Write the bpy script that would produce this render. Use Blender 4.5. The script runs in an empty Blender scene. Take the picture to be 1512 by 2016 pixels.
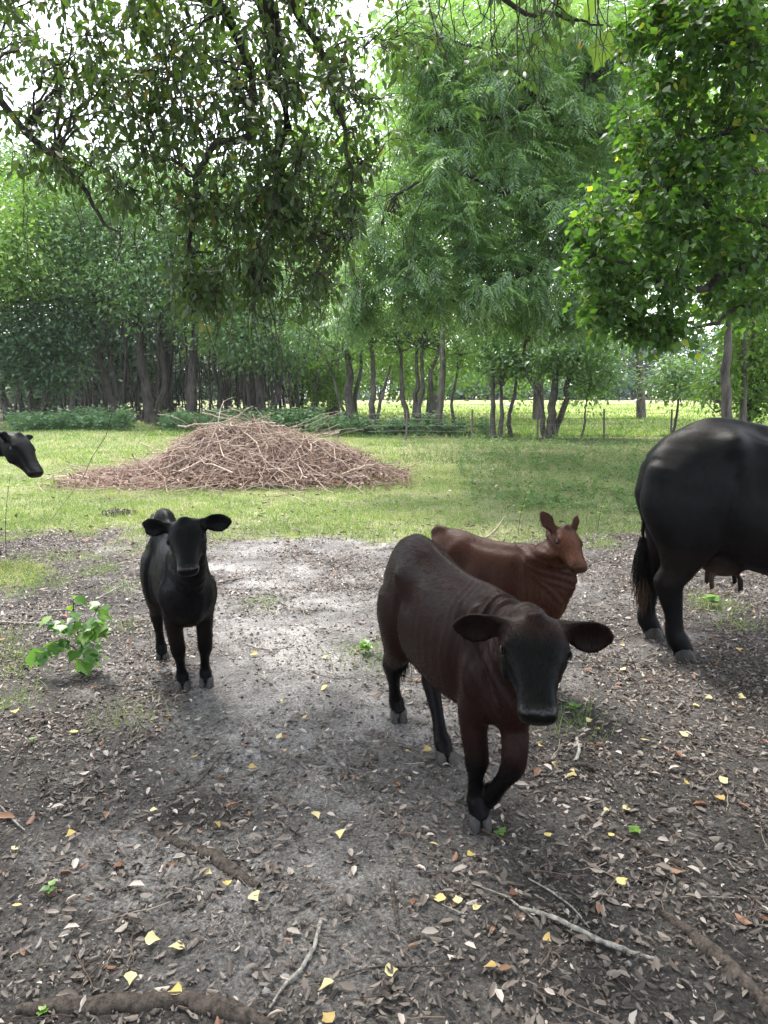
import bpy, math, random
import numpy as np
from mathutils import Vector

sc = bpy.context.scene
COL = sc.collection
R = math.radians
rng = np.random.default_rng(7)
random.seed(7)

# ------------------------------------------------------------------ camera
CAM_H = 1.5
PITCH = R(9.3)
FPX = 1455.0                      # focal length in pixels of the 1512 x 2016 photograph
cam_d = bpy.data.cameras.new('camera')
cam = bpy.data.objects.new('camera', cam_d)
COL.objects.link(cam)
cam.location = (0, 0, CAM_H)
cam.rotation_euler = (R(90) - PITCH, 0, 0)
cam_d.sensor_fit = 'VERTICAL'
cam_d.sensor_height = 36.0
cam_d.lens = 36.0 * FPX / 2016.0
cam_d.clip_start = 0.05
cam_d.clip_end = 3000
sc.camera = cam

# ------------------------------------------------------------------ sky, sun, exposure
SUN_EL, SUN_AZ = 62, 205          # azimuth counted so that the light falls from ahead left
world = bpy.data.worlds.new('World')
sc.world = world
world.use_nodes = True
nt = world.node_tree
nt.nodes.clear()
wo = nt.nodes.new('ShaderNodeOutputWorld')
bg = nt.nodes.new('ShaderNodeBackground')
sky = nt.nodes.new('ShaderNodeTexSky')
sky.sky_type = 'NISHITA'
sky.sun_disc = False
sky.sun_elevation = R(SUN_EL)
sky.sun_rotation = R(-25)
sky.dust_density = 4.0
sky.air_density = 1.0
ov = nt.nodes.new('ShaderNodeMixRGB')            # an even veil of bright cloud over the blue
ov.inputs['Fac'].default_value = 0.72
ov.inputs['Color2'].default_value = (7.6, 7.9, 8.6, 1)
nt.links.new(sky.outputs['Color'], ov.inputs['Color1'])
nt.links.new(ov.outputs['Color'], bg.inputs['Color'])
bg.inputs['Strength'].default_value = 0.15
nt.links.new(bg.outputs['Background'], wo.inputs['Surface'])

sun_d = bpy.data.lights.new('sun', 'SUN')
sun = bpy.data.objects.new('sun', sun_d)
COL.objects.link(sun)
sun_d.energy = 2.3
sun_d.angle = R(14)
sun_d.color = (1.0, 0.95, 0.86)
az = R(115)                                      # direction towards the sun, from +X
sd_ = Vector((math.cos(az) * math.cos(R(SUN_EL)), math.sin(az) * math.cos(R(SUN_EL)), math.sin(R(SUN_EL))))
sun.rotation_euler = (-sd_).to_track_quat('-Z', 'Y').to_euler()

sc.view_settings.view_transform = 'Standard'
sc.view_settings.look = 'None'
sc.view_settings.exposure = 1.95
sc.view_settings.gamma = 1.0
sc.view_settings.use_curve_mapping = False
sc.cycles.use_denoising = True
sc.cycles.max_bounces = 8
sc.cycles.diffuse_bounces = 4
sc.cycles.glossy_bounces = 2
sc.cycles.transmission_bounces = 6
sc.cycles.sample_clamp_indirect = 4.0

# ------------------------------------------------------------------ helpers
CP, SP = math.cos(PITCH), math.sin(PITCH)

def ray(px, py):
    u = (px - 756.0) / FPX
    v = (1008.0 - py) / FPX
    return np.array([u, CP + v * SP, -SP + v * CP])

def at(px, py, Y):
    """point of the place seen at photograph pixel (px, py) at distance Y north of the camera"""
    d = ray(px, py)
    return np.array([0, 0, CAM_H]) + d * (Y / d[1])

def gnd(px, py, z=0.0):
    d = ray(px, py)
    return np.array([0, 0, CAM_H]) + d * ((z - CAM_H) / d[2])

def tag(o, label=None, cat=None, group=None, kind=None):
    if label: o['label'] = label
    if cat: o['category'] = cat
    if group: o['group'] = group
    if kind: o['kind'] = kind
    return o

def empty(name, loc=(0, 0, 0)):
    o = bpy.data.objects.new(name, None)
    o.location = loc
    o.empty_display_size = 0.1
    COL.objects.link(o)
    return o

def link(name, me, parent=None):
    o = bpy.data.objects.new(name, me)
    COL.objects.link(o)
    if parent is not None:
        o.parent = parent
        o.location = -parent.location if parent.type == 'EMPTY' else (0, 0, 0)
    return o

def mesh(name, V, F, mat=None, smooth=False, attrs=None, cols=None):
    """V (n,3); F a list of int arrays, each (m,k) with its own k"""
    V = np.asarray(V, dtype=np.float32)
    if not isinstance(F, (list, tuple)):
        F = [F]
    F = [np.asarray(f, dtype=np.int32) for f in F if len(f)]
    me = bpy.data.meshes.new(name)
    me.vertices.add(len(V))
    me.vertices.foreach_set('co', V.ravel())
    loops = np.concatenate([f.ravel() for f in F])
    totals = np.concatenate([np.full(len(f), f.shape[1], dtype=np.int32) for f in F])
    starts = np.concatenate([[0], np.cumsum(totals)[:-1]]).astype(np.int32)
    me.loops.add(len(loops))
    me.loops.foreach_set('vertex_index', loops)
    me.polygons.add(len(totals))
    me.polygons.foreach_set('loop_start', starts)
    me.polygons.foreach_set('loop_total', totals)
    if smooth:
        me.polygons.foreach_set('use_smooth', np.ones(len(totals), dtype=bool))
    if mat:
        me.materials.append(mat)
    me.update(calc_edges=True)
    for k, a in (attrs or {}).items():
        at_ = me.attributes.new(k, 'FLOAT', 'POINT')
        at_.data.foreach_set('value', np.asarray(a, dtype=np.float32))
    for k, a in (cols or {}).items():
        c4 = np.ones((len(V), 4), dtype=np.float32)
        c4[:, :3] = a
        at_ = me.attributes.new(k, 'FLOAT_COLOR', 'POINT')
        at_.data.foreach_set('color', c4.ravel())
    return me

def unit(a, axis=-1):
    return a / np.maximum(np.linalg.norm(a, axis=axis, keepdims=True), 1e-9)

_lat = np.random.default_rng(3).random((256, 256))
def vnoise(x, y, s=1.0, seed=0):
    """smooth value noise 0..1"""
    x = np.asarray(x, float) / s + 17.3 * seed
    y = np.asarray(y, float) / s + 9.1 * seed
    xi, yi = np.floor(x).astype(int), np.floor(y).astype(int)
    fx, fy = x - xi, y - yi
    fx, fy = fx * fx * (3 - 2 * fx), fy * fy * (3 - 2 * fy)
    g = lambda i, j: _lat[i & 255, j & 255]
    return (g(xi, yi) * (1 - fx) + g(xi + 1, yi) * fx) * (1 - fy) + (g(xi, yi + 1) * (1 - fx) + g(xi + 1, yi + 1) * fx) * fy

def fbm(x, y, s, seed=0, o=4):
    a, t, n = 1.0, 0.0, 0.0
    for k in range(o):
        t = t + a * vnoise(x, y, s / 2 ** k, seed + k * 3)
        n += a
        a *= 0.55
    return t / n

def sstep(a, b, x):
    t = np.clip((x - a) / (b - a), 0, 1)
    return t * t * (3 - 2 * t)

class Geo:
    """collects vertices and faces of one mesh"""
    def __init__(self):
        self.V, self.F, self.A, self.n = [], {}, [], 0
    def add(self, V, Fs, var=None):
        V = np.asarray(V, float).reshape(-1, 3)
        for f in (Fs if isinstance(Fs, list) else [Fs]):
            f = np.asarray(f)
            if len(f): self.F.setdefault(f.shape[1], []).append(f + self.n)
        self.V.append(V)
        self.A.append(np.zeros(len(V)) if var is None else np.broadcast_to(np.asarray(var, float), (len(V),)))
        self.n += len(V)
        return self
    def mesh(self, name, mat, smooth=False):
        return mesh(name, np.concatenate(self.V), [np.concatenate(v) for v in self.F.values()], mat, smooth,
                    {'var': np.concatenate(self.A)})
    def build(self, name, mat, parent=None, smooth=False):
        return link(name, self.mesh(name, mat, smooth), parent)

def tubes(P, Rr, sides=4, var=None):
    """P (N,K,3) polylines, Rr (N,K) radii -> verts, quads"""
    P = np.asarray(P, float)
    if P.ndim == 2: P = P[None]
    Rr = np.asarray(Rr, float)
    if Rr.ndim == 1: Rr = np.broadcast_to(Rr, P.shape[:2])
    N, K = P.shape[:2]
    T = np.empty_like(P)
    T[:, 1:-1] = P[:, 2:] - P[:, :-2]
    T[:, 0] = P[:, 1] - P[:, 0]
    T[:, -1] = P[:, -1] - P[:, -2]
    T = unit(T)
    D = unit(P[:, -1] - P[:, 0])
    ref = np.where(np.abs(D[:, 2:3]) > 0.8, np.array([[1.0, 0.2, 0]]), np.array([[0, 0, 1.0]]))[:, None]
    A = unit(np.cross(T, np.broadcast_to(ref, T.shape)))
    B = np.cross(T, A)
    ang = np.arange(sides) * 2 * math.pi / sides
    V = P[:, :, None] + Rr[:, :, None, None] * (A[:, :, None] * np.cos(ang)[None, None, :, None] + B[:, :, None] * np.sin(ang)[None, None, :, None])
    idx = np.arange(N * K * sides).reshape(N, K, sides)
    a = idx[:, :-1]
    b = idx[:, 1:]
    q = np.stack([a, np.roll(a, -1, 2), np.roll(b, -1, 2), b], -1).reshape(-1, 4)
    v = None
    if var is not None:
        v = np.repeat(np.asarray(var, float), K * sides)
    return V.reshape(-1, 3), q, v

def spline(pts, n):
    """Catmull-Rom through the rows of pts, n points"""
    pts = np.asarray(pts, float)
    P = np.vstack([2 * pts[0] - pts[1], pts, 2 * pts[-1] - pts[-2]])
    t = np.linspace(0, len(pts) - 1 - 1e-6, n)
    i = t.astype(int)
    f = (t - i)[:, None]
    p0, p1, p2, p3 = P[i], P[i + 1], P[i + 2], P[i + 3]
    return 0.5 * (2 * p1 + (p2 - p0) * f + (2 * p0 - 5 * p1 + 4 * p2 - p3) * f ** 2 + (3 * p1 - p0 - 3 * p2 + p3) * f ** 3)

def wobble(P, amp, seed=0):
    r = np.random.default_rng(seed)
    P = P.copy()
    n = r.normal(size=P.shape) * amp
    n[0] = 0
    P += n
    return P

# ---- leaf shapes: x across, y along (0..1), z up
def leaf_shape(kind):
    if kind == 'diamond':
        V = [(0, 0, 0), (-.24, .5, .07), (0, 1, -.08), (.24, .5, .07)]
        return np.array(V), [np.array([(0, 2, 1), (0, 3, 2)])]
    if kind == 'oak':        # narrow evergreen leaf, widest past the middle
        V = [(0, 0, 0), (-.13, .35, .03), (-.21, .68, .03), (0, 1, -.10), (.21, .68, .03), (.13, .35, .03), (0, .5, -.01)]
        return np.array(V), [np.array([(0, 6, 1), (1, 6, 2), (2, 6, 3), (3, 6, 4), (4, 6, 5), (5, 6, 0)])]
    if kind == 'oval':       # folded along the midrib
        V = [(0, 0, 0), (-.17, .28, .05), (-.18, .68, .05), (0, 1, -.03), (.18, .68, .05), (.17, .28, .05)]
        return np.array(V), [np.array([(0, 3, 2, 1), (0, 5, 4, 3)])]
    if kind == 'tallow':     # rhombic leaf with a drawn-out tip and a stalk
        V = [(0, 0, 0), (-.33, .18, .04), (-.44, .42, .06), (-.14, .76, 0), (0, 1.05, -.12), (.14, .76, 0), (.44, .42, .06), (.33, .18, .04), (0, .45, -.03)]
        return np.array(V), [np.array([(0, 8, 1), (1, 8, 2), (2, 8, 3), (3, 8, 4), (4, 8, 5), (5, 8, 6), (6, 8, 7), (7, 8, 0)])]
    if kind == 'lance':
        V = [(0, 0, 0), (-.12, .4, .03), (0, 1, -.14), (.12, .4, .03)]
        return np.array(V), [np.array([(0, 2, 1), (0, 3, 2)])]

def scatter(V0, F0, pos, along, up, size, widen=1.0):
    """copies of a leaf at pos, its y axis along 'along', its z axis near 'up'"""
    pos, along, up = np.asarray(pos), unit(np.asarray(along)), np.asarray(up)
    N = len(pos)
    X = unit(np.cross(along, up))
    Z = np.cross(X, along)
    size = np.broadcast_to(np.asarray(size, float), (N,))[:, None, None]
    V = pos[:, None] + size * (V0[None, :, 0:1] * widen * X[:, None] + V0[None, :, 1:2] * along[:, None] + V0[None, :, 2:3] * Z[:, None])
    k = len(V0)
    Fs = [(f[None] + (np.arange(N) * k)[:, None, None]).reshape(-1, f.shape[1]) for f in F0]
    return V.reshape(-1, 3), Fs, k

# ------------------------------------------------------------------ materials
def new_mat(name):
    m = bpy.data.materials.new(name)
    m.use_nodes = True
    n = m.node_tree
    n.nodes.clear()
    out = n.nodes.new('ShaderNodeOutputMaterial')
    return m, n, out

def N(n, t, **kw):
    x = n.nodes.new(t)
    for k, v in kw.items():
        if k.startswith('i_'):
            x.inputs[k[2:].replace('_', ' ')].default_value = v
        else:
            setattr(x, k, v)
    return x

def ramp(n, cols, pos=None):
    r = n.nodes.new('ShaderNodeValToRGB')
    pos = pos or [i / (len(cols) - 1) for i in range(len(cols))]
    e = r.color_ramp.elements
    while len(e) < len(cols): e.new(0.5)
    for i, (c, p) in enumerate(zip(cols, pos)):
        e[i].position = p
        e[i].color = (*c, 1)
    return r

def leaf_mat(name, cols, trans=0.35, rough=0.45, spec=0.4, tcol=None, pos=None):
    m, n, out = new_mat(name)
    a = N(n, 'ShaderNodeAttribute', attribute_name='var')
    r = ramp(n, cols, pos)
    n.links.new(a.outputs['Fac'], r.inputs['Fac'])
    p = N(n, 'ShaderNodeBsdfPrincipled')
    p.inputs['Roughness'].default_value = rough
    p.inputs['Specular IOR Level'].default_value = spec
    n.links.new(r.outputs['Color'], p.inputs['Base Color'])
    if trans <= 0:
        n.links.new(p.outputs[0], out.inputs['Surface'])
        return m
    t = N(n, 'ShaderNodeBsdfTranslucent')
    hs = N(n, 'ShaderNodeMixRGB', blend_type='MULTIPLY')
    hs.inputs['Fac'].default_value = 1
    hs.inputs['Color2'].default_value = (*(tcol or (1.5, 1.7, 0.6)), 1)
    n.links.new(r.outputs['Color'], hs.inputs['Color1'])
    n.links.new(hs.outputs['Color'], t.inputs['Color'])
    mx = N(n, 'ShaderNodeMixShader')
    mx.inputs['Fac'].default_value = trans
    n.links.new(p.outputs[0], mx.inputs[1])
    n.links.new(t.outputs[0], mx.inputs[2])
    n.links.new(mx.outputs[0], out.inputs['Surface'])
    return m

def bark_mat(name, c1, c2, scale=9, bump=0.5, rough=0.9):
    m, n, out = new_mat(name)
    tc = N(n, 'ShaderNodeTexCoord')
    mp = N(n, 'ShaderNodeMapping')
    mp.inputs['Scale'].default_value = (1, 1, 0.25)
    ns = N(n, 'ShaderNodeTexNoise', i_Scale=scale, i_Detail=6.0, i_Roughness=0.7)
    n.links.new(tc.outputs['Object'], mp.inputs['Vector'])
    n.links.new(mp.outputs[0], ns.inputs['Vector'])
    r = ramp(n, [c1, c2], [0.35, 0.65])
    n.links.new(ns.outputs['Fac'], r.inputs['Fac'])
    bp = N(n, 'ShaderNodeBump')
    bp.inputs['Strength'].default_value = bump
    bp.inputs['Distance'].default_value = 0.05
    n.links.new(ns.outputs['Fac'], bp.inputs['Height'])
    p = N(n, 'ShaderNodeBsdfPrincipled')
    p.inputs['Roughness'].default_value = rough
    p.inputs['Specular IOR Level'].default_value = 0.2
    n.links.new(r.outputs['Color'], p.inputs['Base Color'])
    n.links.new(bp.outputs[0], p.inputs['Normal'])
    n.links.new(p.outputs[0], out.inputs['Surface'])
    return m

def plain_mat(name, col, rough=0.8, spec=0.3, metal=0.0):
    m, n, out = new_mat(name)
    p = N(n, 'ShaderNodeBsdfPrincipled')
    ns = N(n, 'ShaderNodeTexNoise', i_Scale=25.0, i_Detail=4.0)
    r = ramp(n, [tuple(c * 0.75 for c in col), tuple(min(1, c * 1.2) for c in col)], [0.3, 0.7])
    n.links.new(ns.outputs['Fac'], r.inputs['Fac'])
    n.links.new(r.outputs['Color'], p.inputs['Base Color'])
    p.inputs['Roughness'].default_value = rough
    p.inputs['Specular IOR Level'].default_value = spec
    p.inputs['Metallic'].default_value = metal
    n.links.new(p.outputs[0], out.inputs['Surface'])
    return m

M = {}
M['bark_dark'] = bark_mat('bark_dark', (.020, .018, .016), (.085, .075, .068))
M['bark_grey'] = bark_mat('bark_grey', (.032, .029, .026), (.12, .108, .095))
M['twig'] = bark_mat('twig', (.03, .026, .022), (.08, .07, .06), 30)
M['leaf_wood'] = leaf_mat('leaf_wood', [(.050, .105, .048), (.090, .165, .070), (.14, .22, .09)], 0.36, 0.5, 0.45)
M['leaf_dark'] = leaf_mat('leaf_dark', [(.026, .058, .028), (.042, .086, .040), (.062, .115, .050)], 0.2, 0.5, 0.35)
M['leaf_bright'] = leaf_mat('leaf_bright', [(.065, .13, .035), (.11, .20, .045), (.19, .27, .06)], 0.42, 0.5, 0.35)
M['leaf_pecan'] = leaf_mat('leaf_pecan', [(.080, .145, .078), (.125, .205, .11), (.18, .26, .11)], 0.48, 0.42, 0.6)
M['leaf_tallow'] = leaf_mat('leaf_tallow', [(.038, .082, .026), (.062, .128, .036), (.11, .185, .045), (.30, .32, .06)], 0.50, 0.45, 0.4, (1.5, 1.7, .5), [0, .5, .9, 1])
M['leaf_oak'] = leaf_mat('leaf_oak', [(.040, .068, .032), (.065, .100, .042), (.10, .14, .055), (.15, .12, .05)], 0.45, 0.4, 0.45, (1.5, 1.8, .5), [0, .5, .92, 1])
M['leaf_far'] = leaf_mat('leaf_far', [(.035, .08, .05), (.06, .12, .075)], 0.25, 0.6, 0.3)
M['leaf_weed'] = leaf_mat('leaf_weed', [(.07, .13, .075), (.11, .19, .105), (.17, .25, .12)], 0.3, 0.45, 0.4)
M['leaf_brown'] = leaf_mat('leaf_brown', [(.026, .022, .020), (.085, .068, .058), (.20, .165, .14), (.44, .39, .35)], 0.1, 0.5, 0.4, (1.2, .9, .6), [0, .4, .78, 1])
M['leaf_rust'] = leaf_mat('leaf_rust', [(.15, .07, .04), (.26, .14, .08)], 0.15, 0.5, 0.35, (1.2, .9, .6))
M['leaf_yellow'] = leaf_mat('leaf_yellow', [(.30, .20, .08), (.50, .38, .11), (.58, .50, .26)], 0.15, 0.5, 0.3, (1.1, 1.0, .6))
M['leaf_green'] = leaf_mat('leaf_green', [(.05, .13, .03), (.11, .22, .035), (.19, .31, .05)], 0.35, 0.4, 0.45)
M['leaf_herb'] = leaf_mat('leaf_herb', [(.055, .105, .035), (.09, .16, .05), (.15, .22, .075)], 0.3, 0.5, 0.3)
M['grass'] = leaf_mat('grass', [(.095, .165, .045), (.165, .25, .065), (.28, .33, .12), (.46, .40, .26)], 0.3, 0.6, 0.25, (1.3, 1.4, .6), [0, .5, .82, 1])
M['grass_shade'] = leaf_mat('grass_shade', [(.07, .12, .05), (.12, .18, .07), (.20, .24, .11), (.30, .26, .17)], 0.3, 0.6, 0.25, (1.3, 1.4, .5), [0, .5, .85, 1])  # darker copy of the grass, tree shade put into its colour
M['dead_twig'] = leaf_mat('dead_twig', [(.16, .105, .085), (.32, .225, .18), (.44, .35, .295), (.60, .55, .49)], 0, 0.8, 0.2, None, [0, .4, .75, 1])
M['dead_branch'] = bark_mat('dead_branch', (.22, .16, .12), (.48, .40, .33), 20)
M['root'] = bark_mat('root', (.035, .029, .025), (.15, .12, .10), 45, .8)
M['stick_pale'] = bark_mat('stick_pale', (.13, .12, .10), (.42, .40, .36), 60)
M['wire'] = plain_mat('wire', (.16, .15, .14), .6, .4, .6)
M['post'] = plain_mat('post', (.10, .085, .075), .7)
# ------------------------------------------------------------------ ground
def relief(x, y):
    near = 1 - sstep(7, 14, np.abs(y))
    z = (fbm(x, y, 0.55, 1, 4) - 0.5) * 0.05 * near + (fbm(x, y, 0.09, 5, 3) - 0.5) * 0.016 * (1 - sstep(4.5, 8, y))
    z = z + (fbm(x, y, 6.0, 9, 2) - 0.5) * 0.25 * sstep(9, 20, y) * (1 - sstep(60, 90, y))
    return z

def grassiness(x, y):
    """0 bare litter .. 1 turf"""
    n = fbm(x, y, 1.3, 21, 4) - 0.5
    edge = 7.3 + n * 3.4 + 0.9 * sstep(0.5, 2.6, x)
    g = sstep(-0.35, 0.45, y - edge)
    left = sstep(0.05, 0.45, (fbm(x, y, 0.8, 33, 3) - 0.44) * 3 - np.abs(y - 5.3) * 0.16 - 0.9 * sstep(-2.3, -1.5, x))
    left = left * sstep(3.7, 4.3, y) * (x < -1.3)
    return np.maximum(g, left * 0.7)

def sandiness(x, y):
    c = -0.10 * y - 0.05
    w = 0.45 + 0.10 * y
    s = np.exp(-((x - c) / w) ** 2) * (.60 * sstep(1.2, 2.2, y) + .40 * sstep(2.6, 5.0, y))
    s = s * (1 - .30 * sstep(4.6, 6.4, y))  # far sand toned down to offset the stronger light there
    s2 = np.exp(-((x + 0.22 * y * 0.9) / 0.35) ** 2) * 0.35
    s3 = np.exp(-((x - 0.27 * y) / 0.5) ** 2) * 0.45 * sstep(3.0, 4.2, y)
    n = fbm(x, y, 0.5, 40, 4)
    return np.clip((s + s2 + s3) * sstep(0.36, 0.60, n + 0.25 * s) + 0.55 * sstep(0.62, 0.76, fbm(x, y, 0.33, 44, 3)), 0, 1)

def axis(lo, hi, step, grow, far):
    a = [lo]
    while a[-1] < hi: a.append(a[-1] + step)
    s = step
    up = [a[-1]]
    while up[-1] < far:
        s *= grow
        up.append(up[-1] + s)
    s = step
    dn = [a[0]]
    while dn[-1] > -far:
        s *= grow
        dn.append(dn[-1] - s)
    return np.array(dn[:0:-1] + a + up[1:])

gx = axis(-3.0, 3.0, 0.038, 1.18, 900)
gy = axis(0.9, 7.5, 0.038, 1.13, 900)
GX, GY = np.meshgrid(gx, gy)
x, y = GX.ravel(), GY.ravel()
z = relief(x, y)
nx, ny = len(gx), len(gy)
ii = (np.arange(ny - 1)[:, None] * nx + np.arange(nx - 1)[None]).ravel()
gf = np.stack([ii, ii + 1, ii + nx + 1, ii + nx], 1)
G, S = grassiness(x, y), sandiness(x, y)
n1 = fbm(x, y, 0.25, 50, 4)[:, None]
soil = np.array([.050, .047, .047]) * (0.7 + 1.1 * n1)
sandc = np.array([.20, .197, .205]) * (0.45 + 1.1 * n1)
col = soil * (1 - S[:, None]) + sandc * S[:, None]
turf = np.array([.16, .175, .085]) * (0.75 + 0.5 * fbm(x, y, 1.1, 60, 4)[:, None])
shade_floor = np.array([.085, .085, .045]) * (0.6 + 0.9 * fbm(x, y, 0.7, 63, 4)[:, None])  # leafy floor under the trees, their shade painted into its colour
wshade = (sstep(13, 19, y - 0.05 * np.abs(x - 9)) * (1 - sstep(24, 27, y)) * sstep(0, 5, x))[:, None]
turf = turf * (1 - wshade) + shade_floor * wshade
fieldc = np.array([.23, .27, .085]) * (0.75 + 0.5 * fbm(x, y, 7, 66, 4)[:, None])
straw = np.array([.22, .21, .13])
ws = (sstep(62, 85, y) * sstep(.42, .6, fbm(x, y * 0.5, 14, 70, 3) + 0.12 * sstep(80, 120, y)))[:, None] * 0.8
fieldc = fieldc * (1 - ws) + straw * ws
wf = sstep(24, 29, y)[:, None] * (sstep(-12, -6, x))[:, None]
turf = turf * (1 - wf) + fieldc * wf
wood = (sstep(33, 37, y) * (1 - sstep(60, 62, y)) * (1 - sstep(-8, -4, x)))[:, None]
turf = turf * (1 - wood) + np.array([.06, .05, .035]) * wood
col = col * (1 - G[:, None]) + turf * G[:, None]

m, n, out = new_mat('ground')
a = N(n, 'ShaderNodeAttribute', attribute_name='col')
tc = N(n, 'ShaderNodeTexCoord')
n1_ = N(n, 'ShaderNodeTexNoise', i_Scale=85.0, i_Detail=7.0, i_Roughness=0.75)
n2_ = N(n, 'ShaderNodeTexNoise', i_Scale=9.0, i_Detail=6.0, i_Roughness=0.7)
n3_ = N(n, 'ShaderNodeTexNoise', i_Scale=0.9, i_Detail=8.0, i_Roughness=0.7)
for q in (n1_, n2_, n3_): n.links.new(tc.outputs['Object'], q.inputs['Vector'])
r1 = ramp(n, [(.25, .24, .23), (.95, .93, .91), (2.1, 2.06, 2.0)], [.33, .52, .70])
r2 = ramp(n, [(.6, .6, .6), (1.35, 1.33, 1.3)], [.3, .7])
r3 = ramp(n, [(.75, .75, .75), (1.25, 1.25, 1.2)], [.3, .7])
cur = a.outputs['Color']
for q, r in ((n1_, r1), (n2_, r2), (n3_, r3)):
    n.links.new(q.outputs['Fac'], r.inputs['Fac'])
    mm = N(n, 'ShaderNodeMixRGB', blend_type='MULTIPLY')
    mm.inputs['Fac'].default_value = 1
    n.links.new(cur, mm.inputs['Color1'])
    n.links.new(r.outputs['Color'], mm.inputs['Color2'])
    cur = mm.outputs['Color']
bp = N(n, 'ShaderNodeBump')
bp.inputs['Strength'].default_value = 0.9
bp.inputs['Distance'].default_value = 0.012
n.links.new(n1_.outputs['Fac'], bp.inputs['Height'])
p = N(n, 'ShaderNodeBsdfPrincipled')
p.inputs['Roughness'].default_value = 0.95
p.inputs['Specular IOR Level'].default_value = 0.15
n.links.new(cur, p.inputs['Base Color'])
n.links.new(bp.outputs[0], p.inputs['Normal'])
n.links.new(p.outputs[0], out.inputs['Surface'])
tag(link('ground', mesh('ground', np.stack([x, y, z], 1), gf, m, True, None, {'col': col})), kind='structure')

# ------------------------------------------------------------------ trees
DENS = 1.2
def crown_leaves(geo, blobs, leaf, size, rs, droop=0.35, clump_r=0.35, per=26, shell=0.55, widen=1.0, flat=0.55):
    """leaf-sized faces gathered in clumps inside ellipsoid blobs; returns the clump centres"""
    V0, F0 = leaf_shape(leaf)
    cents = []
    for (c, r, nl) in blobs:
        c, r = np.asarray(c, float), np.asarray(r, float)
        nc = max(1, int(nl * DENS / per))
        d = unit(rs.normal(size=(nc, 3)))
        rad = (shell + (1 - shell) * rs.random((nc, 1))) * (0.8 + 0.35 * rs.random((nc, 1)))
        inner = rs.random((nc, 1)) < 0.3
        rad = np.where(inner, rs.random((nc, 1)) ** 0.5, rad)
        cc = c + d * rad * r
        cents.append(cc)
        tone = rs.random((nc, 1)) * 0.55 + 0.1
        csz = clump_r * (0.6 + 0.9 * rs.random((nc, 1, 1)))
        off = rs.normal(size=(nc, per, 3)) * np.array([1, 1, flat]) * csz
        pos = (cc[:, None] + off).reshape(-1, 3)
        outd = unit(off + 0.3 * d[:, None] * csz).reshape(-1, 3)
        al = unit(outd * [1, 1, 0.4] + rs.normal(size=pos.shape) * 0.5 + np.array([0, 0, -droop]))
        up = unit(np.array([0, 0, 1.0]) + rs.normal(size=pos.shape) * 0.45 + 0.25 * outd)
        sz = size * (0.7 + 0.6 * rs.random(len(pos)))
        V, Fs, k = scatter(V0, F0, pos, al, up, sz, widen)
        var = np.clip(np.repeat((tone + rs.random((nc, per)) * 0.38).ravel(), k), 0, 1)
        geo.add(V, Fs, var)
    return np.concatenate(cents)

def tree(name, label, base, stems, blobs, leaf='diamond', size=0.13, lmat='leaf_wood', bark='bark_grey', group=None, cat='tree',
         seed=0, per=26, clump_r=0.35, widen=1.0, ntw=60, droop=0.35, shell=0.55, flat=0.55):
    rs = np.random.default_rng(seed + 100)
    root = empty(name, base)
    tag(root, label, cat, group)
    skel = []
    for k, (pts, r0, r1) in enumerate(stems):
        P = spline(pts, 14)
        tb = np.linspace(0, 1, 14)[:, None]
        P = P + rs.normal(size=P.shape) * np.array([1, 1, 0.2]) * r0 * 0.16 * (np.arange(14)[:, None] > 1) + np.sin(tb * 7 + rs.random() * 6) * tb * (1 - tb) * np.array([1., .5, 0]) * r0 * 3.0 * rs.normal()
        rr = np.linspace(r0, r1, 14)
        rr[0] *= 1.35
        rr[1] *= 1.1
        g = Geo()
        V, q, _ = tubes(P, rr, 9)
        g.add(V, q)
        g.build('trunk', M[bark], root, True)
        skel.append(np.hstack([P[4:], rr[4:, None]]))
    skel = np.vstack(skel)
    g = Geo()
    cc = crown_leaves(g, blobs, leaf, size, rs, droop, clump_r, per, shell, widen, flat)
    g.build('crown', M[lmat], root)
    sel = cc[rs.permutation(len(cc))[:ntw]]
    if len(sel):
        # a branch from the skeleton up and out to each chosen clump
        d = np.linalg.norm(sel[:, None] - skel[None, :, :3], axis=2) + 1.2 * np.maximum(0, skel[None, :, 2] - sel[:, None, 2])
        j = d.argmin(1)
        a0, ra = skel[j, :3], skel[j, 3]
        mid = (a0 + sel) / 2 + rs.normal(size=sel.shape) * 0.12 * np.linalg.norm(sel - a0, axis=1)[:, None]
        t = np.linspace(0, 1, 7)[None, :, None]
        P = (1 - t) ** 2 * a0[:, None] + 2 * t * (1 - t) * mid[:, None] + t * t * sel[:, None]
        P[:, 1:] += rs.normal(size=P[:, 1:].shape) * 0.035
        rr = np.minimum(ra * 0.5, 0.012 + 0.016 * np.linalg.norm(sel - a0, axis=1))[:, None] * np.linspace(1, 0.22, 7)[None]
        V, q, _ = tubes(P, rr, 4)
        tag(Geo().add(V, q).build('branches', M[bark], root, True), kind='stuff')
    return root

def blob(px, py, Y, rx, ry, rY, nl):
    c = at(px, py, Y)
    s = Y / FPX
    return (c, (rx * s, rY, ry * s), nl)

def gz(x, y): return float(relief(np.array([x]), np.array([y]))[0])

def stem(px0, Y, px1, py1, w, mids=(), Y1=None):
    """trunk from the ground under pixel column px0 at distance Y up to pixel (px1, py1); w = width in photo pixels"""
    r0 = w * Y / FPX / 2 * 1.25
    b = at(px0, 830, Y)
    b[2] = gz(b[0], b[1]) - 0.05
    pts = [b] + [at(a_, b_, Y) for a_, b_ in mids] + [at(px1, py1, Y1 or Y)]
    return (pts, r0, r0 * 0.45)

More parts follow.
